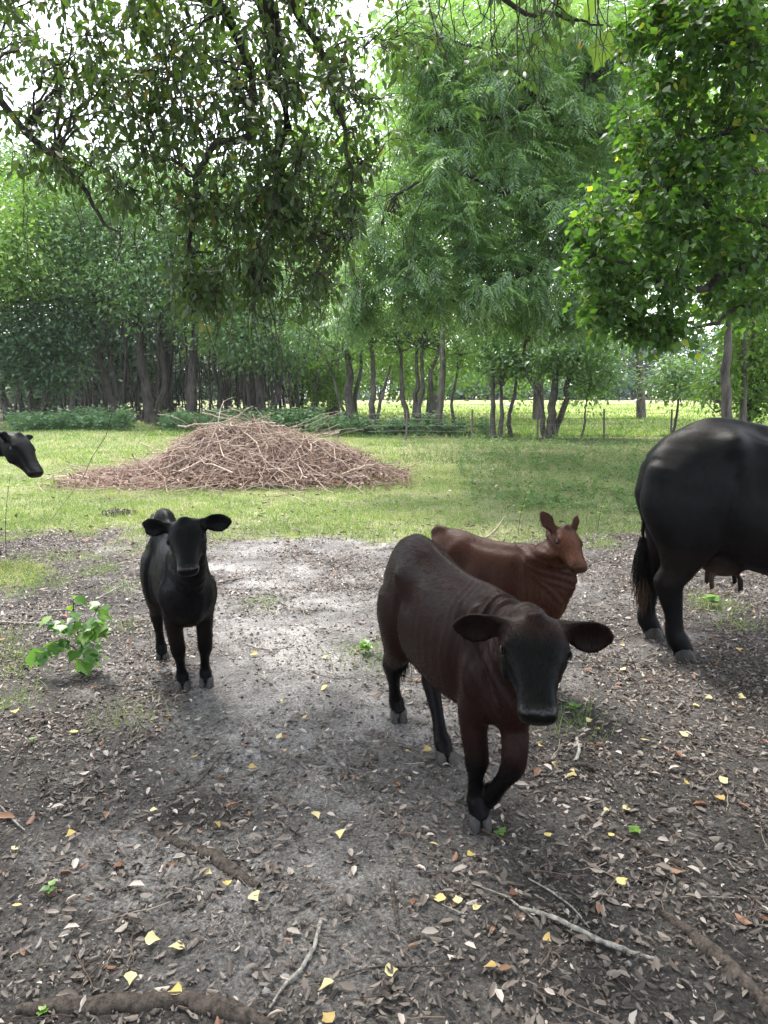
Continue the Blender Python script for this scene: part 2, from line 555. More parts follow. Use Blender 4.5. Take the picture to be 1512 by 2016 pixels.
# far wood across the field: crowns by the hundred that read as one mass, with trunks below
rs = np.random.default_rng(11)
g = Geo()
bl = []
for k in range(150):
    X = -82 + 164 * rs.random()
    Y = 128 + 16 * rs.random()
    h = 10 + 6 * rs.random()
    bl.append(((X, Y, h * 0.62), (3.4, 3, h * 0.42), 170))
for k in range(170):
    bl.append(((-82 + 164 * rs.random(), 126 + 5 * rs.random(), 2.2), (3.2, 1.5, 2.6), 100))
crown_leaves(g, bl, 'diamond', 1.0, rs, 0.2, 0.9, 20, 0.6, 1.4)
fw = g.build('far_wood', M['leaf_far'])
tag(fw, kind='stuff', label='line of distant trees across the back of the field')
g = Geo()
X = -70 + 210 * rs.random(260); Y = 127 + 12 * rs.random(260)
P = np.stack([np.stack([X, Y, np.zeros(260)], 1), np.stack([X + rs.normal(size=260) * .4, Y, 5 + 0 * X], 1), np.stack([X + rs.normal(size=260) * .8, Y, 11 + 0 * X], 1)], 1)
V, q, _ = tubes(P, np.broadcast_to(np.array([.22, .16, .08]), (260, 3)), 5)
tag(g.add(V, q).build('far_trunks', M['bark_grey'], None, True), kind='stuff', label='slim grey trunks under the distant trees')

GW = 'trees along the edge of the left wood'
# (label, stems, blobs, leaf material)
L = []
L.append(('leaning dark tree at the far left edge of the wood behind the black head',
    [stem(32, 34, -20, 640, 17), stem(45, 34.5, 20, 620, 9)],
    [blob(20, 440, 32, 120, 90, 2.2, 3200), blob(10, 560, 32, 90, 60, 2, 1600), blob(5, 500, 30, 75, 95, 1.6, 3000)], 'leaf_bright'))
L.append(('dark bushy evergreen with low branches on the left, right of the leaning dark tree',
    [stem(65, 34, 60, 560, 11), stem(80, 35, 120, 600, 7)],
    [blob(70, 640, 31.5, 120, 75, 1.6, 4200), blob(110, 730, 32, 70, 45, 1.2, 1500), blob(20, 720, 32, 60, 60, 1.2, 1500)], 'leaf_dark'))
L.append(('pair of crossing trunks spreading from one foot, left of the brush pile top',
    [stem(226, 33, 188, 640, 16, [(205, 740)]), stem(233, 33.2, 205, 620, 11, [(222, 760)])],
    [blob(170, 500, 32, 110, 110, 2.0, 3800), blob(120, 380, 33, 110, 80, 2.4, 2800)], 'leaf_wood'))
L.append(('thick dark tree leaning left with peeling bark above the weeds',
    [stem(298, 33, 268, 600, 18, [(282, 730)]), stem(312, 33.5, 320, 610, 11, [(318, 740)])],
    [blob(290, 560, 31, 120, 75, 2.0, 3200), blob(270, 420, 32, 130, 110, 2.4, 3600)], 'leaf_wood'))
L.append(('straight dark tree standing behind the left slope of the brush pile',
    [stem(373, 33, 383, 580, 17, [(380, 700)])],
    [blob(400, 520, 32, 110, 90, 2.2, 3300), blob(390, 400, 33, 120, 80, 2.2, 2600)], 'leaf_wood'))
L.append(('slender tree behind the peak of the brush pile with yellow green leaves',
    [stem(431, 37, 428, 620, 8), stem(449, 38, 446, 700, 5)],
    [blob(440, 660, 37, 60, 50, 1.8, 1500), blob(450, 560, 38, 80, 70, 2.2, 1800)], 'leaf_bright'))
L.append(('short tree with a forked limb reaching right, behind the brush pile',
    [stem(515, 33, 515, 640, 15, [(520, 740)]), stem(522, 33, 575, 700, 8, [(545, 770)]), stem(498, 33.5, 470, 660, 7)],
    [blob(520, 660, 31.5, 110, 55, 2, 3800), blob(500, 560, 32.5, 110, 80, 2.2, 3000)], 'leaf_wood'))
for k, (lab, st, bl, lm) in enumerate(L):
    b = st[0][0][0]
    tree('woodland_tree', lab, (b[0], b[1], 0), st, bl, lmat=lm, bark='bark_dark', group=GW, seed=k, size=0.215, clump_r=0.5, per=30, ntw=45)

GM = 'trees in the middle of the fence row'
L = []
L.append(('many stemmed tree whose grey trunks fan out, right of the brush pile',
    [stem(695, 29, 668, 640, 16, [(690, 770), (680, 700)]), stem(699, 29.3, 712, 690, 10, [(704, 770)]), stem(690, 29.2, 640, 700, 6, [(665, 770)])],
    [blob(650, 650, 28, 90, 55, 1.8, 2400), blob(620, 560, 29, 100, 80, 2, 2600)], 'leaf_wood'))
L.append(('forked grey tree just right of the many stemmed one',
    [stem(735, 28, 731, 660, 12, [(733, 760)]), stem(739, 28, 768, 720, 7, [(750, 790)])],
    [blob(730, 620, 27.5, 70, 60, 1.5, 2000)], 'leaf_bright'))
L.append(('single slim tree left of the cluster of straight trunks',
    [stem(802, 28, 786, 680, 10, [(795, 770)])], [blob(780, 640, 28, 70, 50, 1.5, 1700)], 'leaf_wood'))
L.append(('left one of the close pair of upright trunks in the middle',
    [stem(816, 28, 822, 680, 10, [(818, 770)])], [blob(820, 620, 29, 80, 50, 1.5, 1500)], 'leaf_bright'))
L.append(('right one of the close pair of upright trunks in the middle',
    [stem(825, 27.8, 832, 690, 10, [(829, 770)])], [blob(845, 560, 29, 80, 60, 1.5, 1500)], 'leaf_wood'))
L.append(('tree leaning right between the upright pair and the tall pale trunk',
    [stem(838, 28, 862, 690, 11, [(848, 770)])], [blob(870, 600, 29, 70, 60, 1.5, 1500)], 'leaf_wood'))
L.append(('tall pale grey trunk leaning slightly right, standing nearest in the middle cluster',
    [stem(865, 26, 875, 620, 13, [(868, 730)])], [blob(890, 560, 27, 80, 70, 1.6, 1700)], 'leaf_wood'))
L.append(('thin curving sapling between the middle cluster and the paired posts of trunk',
    [stem(892, 27, 901, 700, 6, [(894, 780)])], [blob(905, 690, 27, 35, 45, 1.0, 900)], 'leaf_bright'))
L.append(('slender straight tree, first of three left of the wide fanning tree',
    [stem(971, 25, 972, 660, 9, [(971, 760)])], [blob(965, 640, 25, 60, 60, 1.3, 1800)], 'leaf_wood'))
L.append(('short straight tree, second of three left of the wide fanning tree',
    [stem(986, 24.8, 988, 760, 9)], [blob(985, 720, 25, 40, 30, 1.0, 900)], 'leaf_wood'))
L.append(('slim tree bending right, third of three left of the wide fanning tree',
    [stem(1005, 25, 1018, 730, 8, [(1008, 800)])], [blob(1020, 700, 25, 45, 35, 1.0, 1100)], 'leaf_wood'))
L.append(('wide fanning tree with three bowed trunks from one foot beside the fence',
    [stem(1078, 24, 1028, 700, 10, [(1066, 820), (1040, 745)]), stem(1086, 24, 1092, 650, 16, [(1090, 780)]), stem(1090, 24.1, 1150, 680, 12, [(1108, 790)])],
    [blob(1060, 690, 24, 90, 50, 1.6, 3000), blob(1150, 690, 24, 65, 55, 1.5, 2400), blob(1100, 620, 24.5, 100, 60, 1.8, 2600), blob(1185, 740, 24, 30, 28, .8, 700)], 'leaf_wood'))
L.append(('bare wispy sapling with a leafy tip right of the wide fanning tree',
    [stem(1146, 24, 1157, 770, 4, [(1152, 820)])], [blob(1160, 765, 24, 25, 30, .5, 420)], 'leaf_bright'))
L.append(('young tree with a small round crown standing in the field by the fence',
    [stem(1325, 23, 1333, 740, 5, [(1334, 800)])], [blob(1335, 745, 23, 42, 36, .8, 1700)], 'leaf_wood'))
L.append(('thickest straight trunk rising behind the black cow',
    [stem(1433, 17, 1430, 560, 19, [(1434, 740)])], [blob(1440, 560, 18, 80, 60, 1.2, 1500), blob(1410, 770, 18.5, 35, 30, .5, 500)], 'leaf_bright'))
L.append(('slim straight trunk just right of the thickest one behind the cow',
    [stem(1465, 18, 1464, 560, 11, [(1465, 740)])], [blob(1480, 700, 18.5, 50, 50, 1.0, 1600), blob(1500, 600, 19, 60, 70, 1.2, 1600)], 'leaf_bright'))
L.append(('thin pale trunk leaning right at the right edge behind the cow',
    [stem(1474, 19, 1484, 620, 8, [(1478, 760)])], [blob(1495, 780, 19, 40, 40, .8, 1300), blob(1530, 700, 19, 50, 70, .9, 1500)], 'leaf_bright'))
for k, (lab, st, bl, lm) in enumerate(L):
    b = st[0][0][0]
    tree('fence_row_tree', lab, (b[0], b[1], 0), st, bl, lmat=lm, group=GM, seed=30 + k, size=0.145, clump_r=0.32, per=26, ntw=30)

# bigger crowns standing behind, they fill the gaps up to the sky
GB = 'tall trees behind the first row'
L = [
 ('tall tree filling the left edge behind the wood', [stem(-40, 44, -30, 400, 16)], [blob(-10, 420, 44, 120, 110, 3.5, 3800), blob(20, 330, 45, 90, 60, 3, 1800)], 'leaf_wood'),
 ('tall rounded tree, second from the left behind the wood', [stem(150, 44, 150, 400, 16)], [blob(150, 430, 43, 110, 110, 3.5, 4000), blob(170, 560, 43, 110, 90, 3, 3000)], 'leaf_bright'),
 ('tall tree behind the straight dark trunk', [stem(330, 45, 330, 400, 16)], [blob(320, 420, 44, 120, 110, 3.5, 4000), blob(340, 560, 43, 110, 90, 3, 2800)], 'leaf_wood'),
 ('tall tree behind the forked tree and the pile', [stem(500, 44, 500, 400, 15)], [blob(500, 440, 43, 110, 120, 3.5, 3800), blob(540, 570, 43, 110, 80, 3, 2400)], 'leaf_wood'),
 ('tall yellow green tree behind the many stemmed one', [stem(660, 42, 660, 400, 15)], [blob(650, 460, 41, 110, 120, 3.2, 3800), blob(640, 320, 41, 100, 90, 3, 2600)], 'leaf_bright'),
 ('tall tree behind the middle cluster of trunks', [stem(850, 42, 860, 60, 15)], [blob(830, 460, 41, 130, 130, 3.2, 4200), blob(850, 300, 41, 130, 110, 3, 3200), blob(860, 140, 41, 120, 110, 3, 2800), blob(880, 0, 41, 120, 90, 3, 2000)], 'leaf_bright'),
 ('tall tree behind the wide fanning tree', [stem(1060, 40, 1070, 60, 15)], [blob(1040, 470, 39, 130, 120, 3.2, 4200), blob(1060, 300, 40, 130, 110, 3, 3200), blob(1070, 140, 40, 130, 110, 3, 2800), blob(1080, 0, 40, 120, 90, 3, 2000)], 'leaf_wood'),
 ('tall tree at the field edge behind the young round tree', [stem(1262, 38, 1260, 100, 12)], [blob(1250, 500, 38, 120, 100, 3, 3400), blob(1240, 330, 38, 120, 110, 3, 2800), blob(1270, 200, 38, 100, 80, 3, 1600), blob(1250, 10, 38, 110, 70, 3, 1500)], 'leaf_wood'),
 ('tall tree at the right edge behind the straight trunks', [stem(1470, 32, 1470, 420, 12)], [blob(1480, 480, 32, 130, 110, 2.6, 3400), blob(1450, 320, 32, 130, 110, 2.5, 2600), blob(1490, 640, 31, 70, 60, 2, 1500)], 'leaf_bright'),
]
for k, (lab, st, bl, lm) in enumerate(L):
    b = st[0][0][0]
    tree('tall_tree', lab, (b[0], b[1], 0), st, bl, lmat=lm, group=GB, seed=70 + k, size=0.33, clump_r=0.62, per=28, ntw=30)

# dark thicket of the left wood: close thin stems and foliage behind the first trunks
rs = np.random.default_rng(5)
g = Geo()
n_ = 150
X = -21 + 17.5 * rs.random(n_); Y = 36.5 + 11 * rs.random(n_)
t = np.linspace(0, 1, 5)[None, :, None]
P0 = np.stack([X, Y, 0 * X - .1], 1); P1 = P0 + np.stack([rs.normal(size=n_) * .5, rs.normal(size=n_) * .3, 5 + 2 * rs.random(n_)], 1)
P = P0[:, None] * (1 - t) + P1[:, None] * t + rs.normal(size=(n_, 5, 3)) * [.06, .06, 0]
V, q, _ = tubes(P, (0.035 + 0.07 * rs.random(n_) ** 2)[:, None] * np.linspace(1, .6, 5)[None], 5)
tag(g.add(V, q).build('thicket_stems', M['bark_dark'], None, True), kind='stuff', label='thin dark stems crowding the wood')
g = Geo()
bl = [((-22 + 19 * rs.random(), 39 + 12 * rs.random(), 3.2 + 3.5 * rs.random()), (1.8, 1.5, 1.5), 300) for k in range(46)]
bl += [((-24 + 21 * rs.random(), 50 + 4 * rs.random(), 1.5 + 2.5 * rs.random()), (2.2, 1.0, 1.8), 420) for k in range(34)]
bl += [((-34 + 26 * rs.random(), 51 + 4 * rs.random(), .6 + 1.2 * rs.random()), (2.0, 1.0, 1.2), 200) for k in range(46)]
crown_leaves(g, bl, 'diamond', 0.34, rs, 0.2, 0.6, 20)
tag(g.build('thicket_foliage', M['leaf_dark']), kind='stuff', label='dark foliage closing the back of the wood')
# lighter scrub seen between the middle trunks
g = Geo()
bl = [(at(600 + 560 * rs.random(), 620 + 145 * rs.random() ** .8, 34 + 18 * rs.random()), (1.7, 1.2, 1.2), 280) for k in range(75)]
bl += [(at(600 + 90 * rs.random(), 725 + 50 * rs.random(), 40), (.9, .9, .8), 300) for k in range(6)]
crown_leaves(g, bl, 'diamond', 0.24, rs, 0.2, 0.45, 20)
tag(g.build('scrub', M['leaf_bright']), kind='stuff', label='bright scrub in the light beyond the middle trunks')

# ---------------- weeds along the foot of the wood
def herbs(name, label, spots, h, size, mat, rs, per=22):
    """upright leafy stems; spots (n,2)"""
    n = len(spots)
    z0 = relief(spots[:, 0], spots[:, 1])
    hh = h * (0.4 + 0.8 * rs.random(n)) * (.55 + 1.1 * fbm(spots[:, 0], spots[:, 1], 1.4, 86, 2))
    base = np.column_stack([spots, z0])
    tip = base + np.column_stack([rs.normal(size=n) * .18 * hh, rs.normal(size=n) * .18 * hh, hh])
    g = Geo()
    V0, F0 = leaf_shape('diamond')
    t = rs.random((n, per, 1)) ** 0.7
    pos = base[:, None] * (1 - t) + tip[:, None] * t
    an = rs.random((n, per)) * 6.283
    al = np.stack([np.cos(an), np.sin(an), rs.normal(size=an.shape) * .3 + .1], -1)
    pos = pos + al * 0.25 * size
    V, Fs, k = scatter(V0, F0, pos.reshape(-1, 3), al.reshape(-1, 3), unit(np.array([0, 0, 1.]) + rs.normal(size=(n * per, 3)) * .3), size * (0.5 + 0.8 * rs.random(n * per)), 1.5)
    g.add(V, Fs, np.repeat(np.clip(rs.normal(size=n * per) * .2 + .45, 0, 1), k))
    V, q, _ = tubes(np.stack([base, tip], 1), np.broadcast_to(np.array([size * .04, size * .02]), (n, 2)), 3)
    g.add(V, q, 0.3)
    o = g.build(name, M[mat])
    return tag(o, label, kind='stuff')

n_ = 2400
px = -60 + 700 * rs.random(n_)
Y = 27.0 + 6 * rs.random(n_)
lump = fbm(px, Y * 10, 60, 80, 2)
keep = rs.random(n_) < sstep(.30, .62, lump)
sp = np.column_stack([(px - 756) / FPX * Y, Y])[keep]
herbs('weed_band', 'blue green weeds along the foot of the left wood', sp, 0.55, 0.15, 'leaf_weed', rs, 20)
n_ = 900
px = 620 + 400 * rs.random(n_); Y = 25.3 + 5 * rs.random(n_) ** 1.5
keep = rs.random(n_) < sstep(.38, .66, fbm(px, Y * 10, 30, 84, 2)) * .8 * (1 - sstep(900, 1010, px))
herbs('weed_clumps', 'blue green weeds round the feet of the middle trunks', np.column_stack([(px - 756) / FPX * Y, Y])[keep], 0.5, 0.14, 'leaf_weed', rs, 20)
# taller herbs in the shade right of the pile
n_ = 2000
Y = 8.8 + 15 * rs.random(n_) ** 1.3
X = (0.10 + 0.40 * rs.random(n_)) * Y
keep = rs.random(n_) < sstep(.30, .62, fbm(X, Y, .8, 88, 3)) * sstep(.02, .16, X / Y)
herbs('shade_herbs', 'low herbs growing in the shade right of the brush pile', np.column_stack([X, Y])[keep], 0.22, 0.05, 'leaf_herb', rs, 14)

# ---------------- grass
def grass(name, label, X, Y, h, w, mat, rs, z0=None):
    n = len(X)
    b = np.column_stack([X, Y, relief(X, Y) - 0.003])
    an = rs.random(n) * 6.283
    sd = np.column_stack([np.cos(an), np.sin(an), 0 * an]) * (w * (0.6 + .8 * rs.random(n)))[:, None]
    hh = h * (0.45 + 0.9 * rs.random(n))
    lean = rs.normal(size=(n, 2)) * 0.55
    tip = b + np.column_stack([lean * hh[:, None], hh])
    V = np.stack([b - sd / 2, b + sd / 2, tip], 1).reshape(-1, 3)
    F = np.arange(3 * n).reshape(-1, 3)
    g = Geo().add(V, F, np.repeat(np.clip(fbm(X, Y, .9, 91, 3) * 1.1 - .12 + rs.normal(size=n) * .22, 0, 1), 3))
    return tag(g.build(name, M[mat]), label, kind='stuff')

def turf_points(n, y0, y1, pw, hw=0.60):
    Y = y0 + (y1 - y0) * rs.random(n) ** pw
    X = (rs.random(n) * 2 - 1) * (hw * Y + 0.4)
    keep = rs.random(n) < grassiness(X, Y) * (0.35 + 0.65 * sstep(.35, .55, fbm(X, Y, .5, 93, 3)))
    return X[keep], Y[keep]

X, Y = turf_points(230000, 3.8, 15, 1.15)
inshade = (X > 0.10 * Y + .2) & (rs.random(len(X)) < .85)  # blades that get the colour with painted shade
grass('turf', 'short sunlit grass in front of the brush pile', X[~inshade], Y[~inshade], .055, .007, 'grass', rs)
grass('shaded_turf', 'grass right of the brush pile, tree shade painted into its colour', X[inshade], Y[inshade], .06, .007, 'grass_shade', rs)
X, Y = turf_points(85000, 15, 34, 1.1)
keep = ~((Y > 24) & (X > 3))
X, Y = X[keep], Y[keep]
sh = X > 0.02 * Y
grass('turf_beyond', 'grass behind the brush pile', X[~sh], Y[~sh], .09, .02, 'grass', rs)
grass('shaded_turf_beyond', 'grass under the fence row trees, shade painted into its colour', X[sh], Y[sh], .08, .018, 'grass_shade', rs)
# meadow beyond the fence
n_ = 45000
Y = 25 + 60 * rs.random(n_) ** 1.6
X = -8 + (0.60 * Y + 8) * rs.random(n_) * 1.1
grass('meadow', 'bright meadow grass beyond the wire fence', X, Y, .14, .065, 'grass', rs)
# ------------------------------------------------------------------ near trees
def near_tree(name, label, base, trunks, limbs, blobs, leaf, size, lmat, seed, nparts, part_near, per, clump_r, droop, twig_n=8,
              widen=1.0, flat=.8, shell=.4, pinnate=False, strands=0, extra=None, hang=0.0):
    """trunk > limbs > hanging twigs with the leaves set along them; the nearest leaves are parts"""
    rs = np.random.default_rng(seed)
    root = empty(name, base)
    tag(root, label, 'tree')
    skel = []
    for pts, r0, r1 in trunks:
        P = spline(pts, 18); rr = np.linspace(r0, r1, 18)
        V, q, _ = tubes(P, rr, 12)
        Geo().add(V, q).build('trunk', M['bark_dark'], root, True)
        skel.append(np.hstack([P[6:], rr[6:, None]]))
    for pts, r0, r1 in limbs:
        P = wobble(spline(pts, 22), r0 * .35, seed + len(skel)); rr = np.linspace(r0, r1, 22)
        V, q, _ = tubes(P, rr, 8)
        Geo().add(V, q).build('limb', M['bark_dark'], root, True)
        skel.append(np.hstack([P[4:], rr[4:, None]]))
    skel = np.vstack(skel)
    # twig targets
    cs, leafn = [], []
    for (c, r, nl) in blobs:
        nc = max(1, int(nl / per))
        d = unit(rs.normal(size=(nc, 3)))
        rad = rs.random((nc, 1)) ** 0.42
        cs.append(np.asarray(c) + d * rad * np.asarray(r))
    cs = np.concatenate(cs)
    n = len(cs)
    # sub limbs: gather targets onto secondary branches
    nb = max(6, n // 9)
    mids = cs[rs.permutation(n)[:nb]] + np.array([0, 0, 0.12])
    d = np.linalg.norm(mids[:, None] - skel[None, :, :3], axis=2)
    j = d.argmin(1)
    a0 = skel[j, :3]
    Lb = np.linalg.norm(mids - a0, axis=1)[:, None]
    ctl = (a0 + mids) / 2 + np.array([0, 0, .18 + hang]) * Lb + rs.normal(size=a0.shape) * .08 * Lb
    t = np.linspace(0, 1, 9)[None, :, None]
    PB = (1 - t) ** 2 * a0[:, None] + 2 * t * (1 - t) * ctl[:, None] + t * t * mids[:, None]
    PB[:, 1:] += rs.normal(size=PB[:, 1:].shape) * .014
    rb = np.clip(.004 + .006 * Lb, .004, .02) * np.linspace(1, .35, 9)[None]
    g = Geo()
    V, q, _ = tubes(PB, rb, 4); g.add(V, q)
    # twigs end at the targets
    BP = PB[:, 3:].reshape(-1, 3)
    j = np.empty(n, int)
    for s in range(0, n, 400):
        j[s:s + 400] = np.linalg.norm(cs[s:s + 400, None] - BP[None], axis=2).argmin(1)
    a0 = BP[j]
    Lt = np.linalg.norm(cs - a0, axis=1)[:, None]
    ctl = (a0 + cs) / 2 + np.array([0, 0, .2 + hang]) * Lt + rs.normal(size=a0.shape) * .12 * Lt
    tip = cs + np.array([0, 0, -hang * .3])
    t = np.linspace(0, 1, 7)[None, :, None]
    PT = (1 - t) ** 2 * a0[:, None] + 2 * t * (1 - t) * ctl[:, None] + t * t * tip[:, None]
    PT[:, 1:] += rs.normal(size=PT[:, 1:].shape) * .008
    V, q, _ = tubes(PT, .0026 * np.linspace(1.3, .5, 7)[None] * np.ones((n, 1)), 3); g.add(V, q)
    if strands:      # bare hanging twigs
        k = rs.integers(0, len(cs), strands)
        top = cs[k] + rs.normal(size=(strands, 3)) * .15
        t = np.linspace(0, 1, 8)[None, :, None]
        ln = .25 + .55 * rs.random((strands, 1, 1))
        PS = top[:, None] + t * ln * np.array([0, 0, -1.]) + t ** 1.5 * rs.normal(size=(strands, 1, 3)) * [.16, .16, 0] + rs.normal(size=(strands, 8, 3)) * .01 * (t > 0)
        V, q, _ = tubes(PS, .0022 * np.linspace(1.2, .5, 8)[None] * np.ones((strands, 1)), 3); g.add(V, q)
    tag(g.build('branches', M['twig'], root, True), kind='stuff')
    # leaves
    tt = rs.random((n, per)) ** .55
    tone = rs.random((n, 1)) * .45 + .08
    seg = np.clip((tt * 6).astype(int), 0, 5)
    f = tt * 6 - seg
    I = np.arange(n)[:, None]
    on = PT[I, seg] * (1 - f[..., None]) + PT[I, seg + 1] * f[..., None]
    td = unit(PT[I, seg + 1] - PT[I, seg])
    if pinnate:
        # each "leaf" is a drooping frond of leaflets on two sides
        nf = 7
        fd = unit(rs.normal(size=on.shape) * [1, 1, .35] + .5 * td + np.array([0, 0, -droop]))
        fl = (.26 + .14 * rs.random((n, per, 1)))
        side = unit(np.cross(fd, np.array([0, 0, 1.0]) + rs.normal(size=fd.shape) * .3))
        pos, al, upv, tv = [], [], [], []
        for q_ in range(nf):
            s_ = (q_ + .6) / nf
            c0 = on + fd * fl * s_ + np.array([0, 0, -1.]) * (s_ ** 2) * .08
            for sg in (-1, 1):
                pos.append(c0.reshape(-1, 3))
                al.append(unit(side * sg + fd * .75 + np.array([0, 0, -.35])).reshape(-1, 3))
                upv.append(unit(np.cross(side, fd) * [1, 1, 1] * 1.0 + np.array([0, 0, .6]) + rs.normal(size=fd.shape) * .2).reshape(-1, 3))
                tv.append((tone + .3 * rs.random((n, per))).ravel())
        pos, al, upv, tv = map(np.concatenate, (pos, al, upv, tv))
    else:
        off = rs.normal(size=on.shape) * clump_r
        pos = (on + off * .35).reshape(-1, 3)
        al = unit(off / clump_r * .8 + td.reshape(on.shape) * .5 + np.array([0, 0, -droop])).reshape(-1, 3)
        upv = unit(np.array([0, 0, 1.]) + rs.normal(size=pos.shape) * .5)
        tv = (tone + .42 * rs.random((n, per))).ravel()
    tv = np.clip(tv, 0, 1)
    if leaf == 'tallow': tv = np.where(rs.random(len(tv)) < .03, 1.0, tv * .92)
    if leaf == 'oak': tv = np.where(rs.random(len(tv)) < .04, 1.0, tv * .9)
    V0, F0 = leaf_shape(leaf)
    sz = size * (.65 + .6 * rs.random(len(pos)))
    part = np.zeros(len(pos), bool)
    if nparts:
        dd = np.linalg.norm(pos - np.array([0, 0, CAM_H]), axis=1)
        pxx = 756 + FPX * pos[:, 0] / (pos[:, 1] * CP - (pos[:, 2] - CAM_H) * SP)
        vis = (pos[:, 1] > .5) & (pxx > 10) & (pxx < 1502) & ((pos[:, 2] - CAM_H) / np.maximum(pos[:, 1], .1) < .46)
        if part_near is not None: vis &= part_near(pos)
        dd[~vis] = 1e9
        part[np.argsort(dd)[:nparts]] = True
    V, Fs, k = scatter(V0, F0, pos[~part], al[~part], upv[~part], sz[~part], widen)
    g = Geo().add(V, Fs, np.repeat(tv[~part], k))
    if extra is not None:
        crown_leaves(g, extra[0], 'diamond', extra[1], rs, .3, extra[2], 24, .2, 1.3)
    tag(g.build('crown', M[lmat], root), kind='stuff')
    if nparts:
        variants = []
        for v_ in range(6):
            g = Geo().add(V0 * [widen, 1, 1], F0, v_ / 5.5)
            variants.append(g.mesh('leaf', M[lmat]))
        for i in np.where(part)[0]:
            o = bpy.data.objects.new('leaf', variants[int(tv[i] * 5.4)])
            COL.objects.link(o)
            o.parent = root
            a_ = Vector(al[i]); X_ = a_.cross(Vector(upv[i])).normalized(); Z_ = X_.cross(a_)
            o.location = Vector(pos[i]) - root.location
            import mathutils
            mt = mathutils.Matrix((X_, a_, Z_)).transposed()
            o.rotation_euler = mt.to_euler()
            o.scale = (sz[i],) * 3
    return root

# the pecan-like tree: trunk stands right of the frame, long limbs reach left
rq = np.random.default_rng(55)
pb = lambda px, py, Y, rx, ry, rY, nl: blob(px, py, Y, rx, ry, rY, nl)
trunk_p = [(8.3, 13.5, -.1), (8.2, 13.5, 2.5), (7.9, 13.4, 5), (7.2, 13.2, 8)]
near_tree('feather_leaved_tree', 'big tree with feathery drooping leaves filling the middle and right background',
    (8.3, 13.5, 0), [(trunk_p, .30, .14)],
    [([(8.1, 13.4, 3.6), at(1350, 470, 12.6), at(1215, 400, 12), at(1165, 425, 11.8), at(1092, 495, 11.6), at(1000, 560, 11.5), at(930, 600, 11.4)], .14, .035),
     ([(7.9, 13.3, 5.5), at(1400, 30, 12.5), at(1265, 105, 12), at(1180, 150, 12), at(1105, 192, 11.8), at(960, 230, 11.6), at(820, 260, 11.3)], .10, .03),
     ([at(1092, 495, 11.6), at(1060, 560, 11.8), at(1040, 650, 12), at(1030, 700, 12)], .05, .02),
     ([at(1165, 425, 11.8), at(1000, 380, 11.3), at(900, 340, 11), at(780, 380, 10.8)], .06, .02),
     ([(8.0, 13.4, 4.5), at(1300, 250, 12.5), at(1150, 260, 12), at(980, 120, 11.5), at(850, 60, 11.2)], .08, .02)],
    [pb(930, 560, 11.3, 210, 80, 1.1, 806), pb(760, 520, 11.0, 110, 110, .9, 429), pb(1040, 440, 11.6, 170, 110, 1.2, 806),
     pb(860, 400, 11.3, 160, 110, 1.2, 676), pb(990, 270, 11.8, 200, 120, 1.3, 845), pb(1180, 300, 12, 130, 130, 1.3, 546), pb(860, 200, 11.5, 130, 110, 1.2, 546),
     pb(1000, 90, 12, 230, 100, 1.3, 910), pb(830, 90, 11.5, 80, 90, 1, 286), pb(1200, 120, 12.3, 120, 100, 1.2, 546), pb(1040, 620, 11.9, 120, 40, .8, 260), pb(690, 600, 11, 60, 50, .6, 143), pb(1160, 560, 12, 90, 90, 1, 338)],
    'lance', .105, 'leaf_pecan', 201, 0, None, 5, .1, .55, pinnate=True, widen=.95,
    extra=([((.5 + 8.5 * rq.random(), 13.5 + 7 * rq.random(), 5.6 + 2.6 * rq.random()), (1.5, 1.5, .8), 260) for k_ in range(46)], .24, .5))

# the round-leaved tree on the right
near_tree('round_leaved_tree', 'tree with glossy pointed round leaves hanging in from the right edge',
    (4.6, 6.0, 0), [([(4.6, 6.0, -.1), (4.55, 6.0, 1.5), (4.4, 5.95, 3), (4.1, 5.9, 4.6)], .15, .07)],
    [([(4.5, 6, 2.3), at(1512, 505, 5.6), at(1450, 540, 5.5), at(1386, 570, 5.4), at(1300, 560, 5.3), at(1240, 520, 5.3), at(1165, 505, 5.3)], .04, .010),
     ([(4.45, 6, 2.9), at(1500, 440, 5.8), at(1380, 395, 5.6), at(1290, 370, 5.5), at(1240, 380, 5.5)], .035, .01),
     ([(4.4, 5.9, 3.2), at(1500, 260, 5.8), at(1400, 270, 5.7), at(1320, 300, 5.6)], .03, .008),
     ([(4.2, 5.9, 4.0), at(1512, 60, 5.7), at(1400, 90, 5.6), at(1300, 60, 5.6)], .03, .008),
     ([(4.5, 6, 2.2), at(1500, 600, 5.7), at(1400, 640, 5.6), at(1300, 650, 5.5)], .025, .008)],
    [pb(1400, 110, 5.6, 150, 130, .55, 2000), pb(1450, 280, 5.7, 110, 100, .55, 858), pb(1370, 400, 5.6, 150, 100, .55, 1254), pb(1270, 470, 5.4, 130, 90, .5, 1056),
     pb(1420, 530, 5.7, 130, 100, .55, 1122), pb(1240, 590, 5.4, 110, 70, .4, 792), pb(1300, 655, 5.4, 90, 42, .3, 462), pb(1450, 600, 5.9, 80, 50, .4, 330), pb(1330, 320, 5.6, 90, 50, .4, 396),
     pb(1330, 20, 5.7, 90, 60, .5, 800), pb(1480, 10, 5.9, 90, 90, .6, 900), pb(1490, 180, 6.2, 80, 120, .6, 900), pb(1500, 420, 6, 60, 140, .6, 594), pb(1160, 470, 5.3, 55, 120, .4, 420), pb(1190, 640, 5.3, 60, 55, .3, 260), pb(1270, 250, 5.6, 60, 130, .4, 420), pb(1260, 90, 5.8, 50, 90, .4, 300)],
    'tallow', .062, 'leaf_tallow', 202, 300, None, 9, .10, .55, widen=.95)

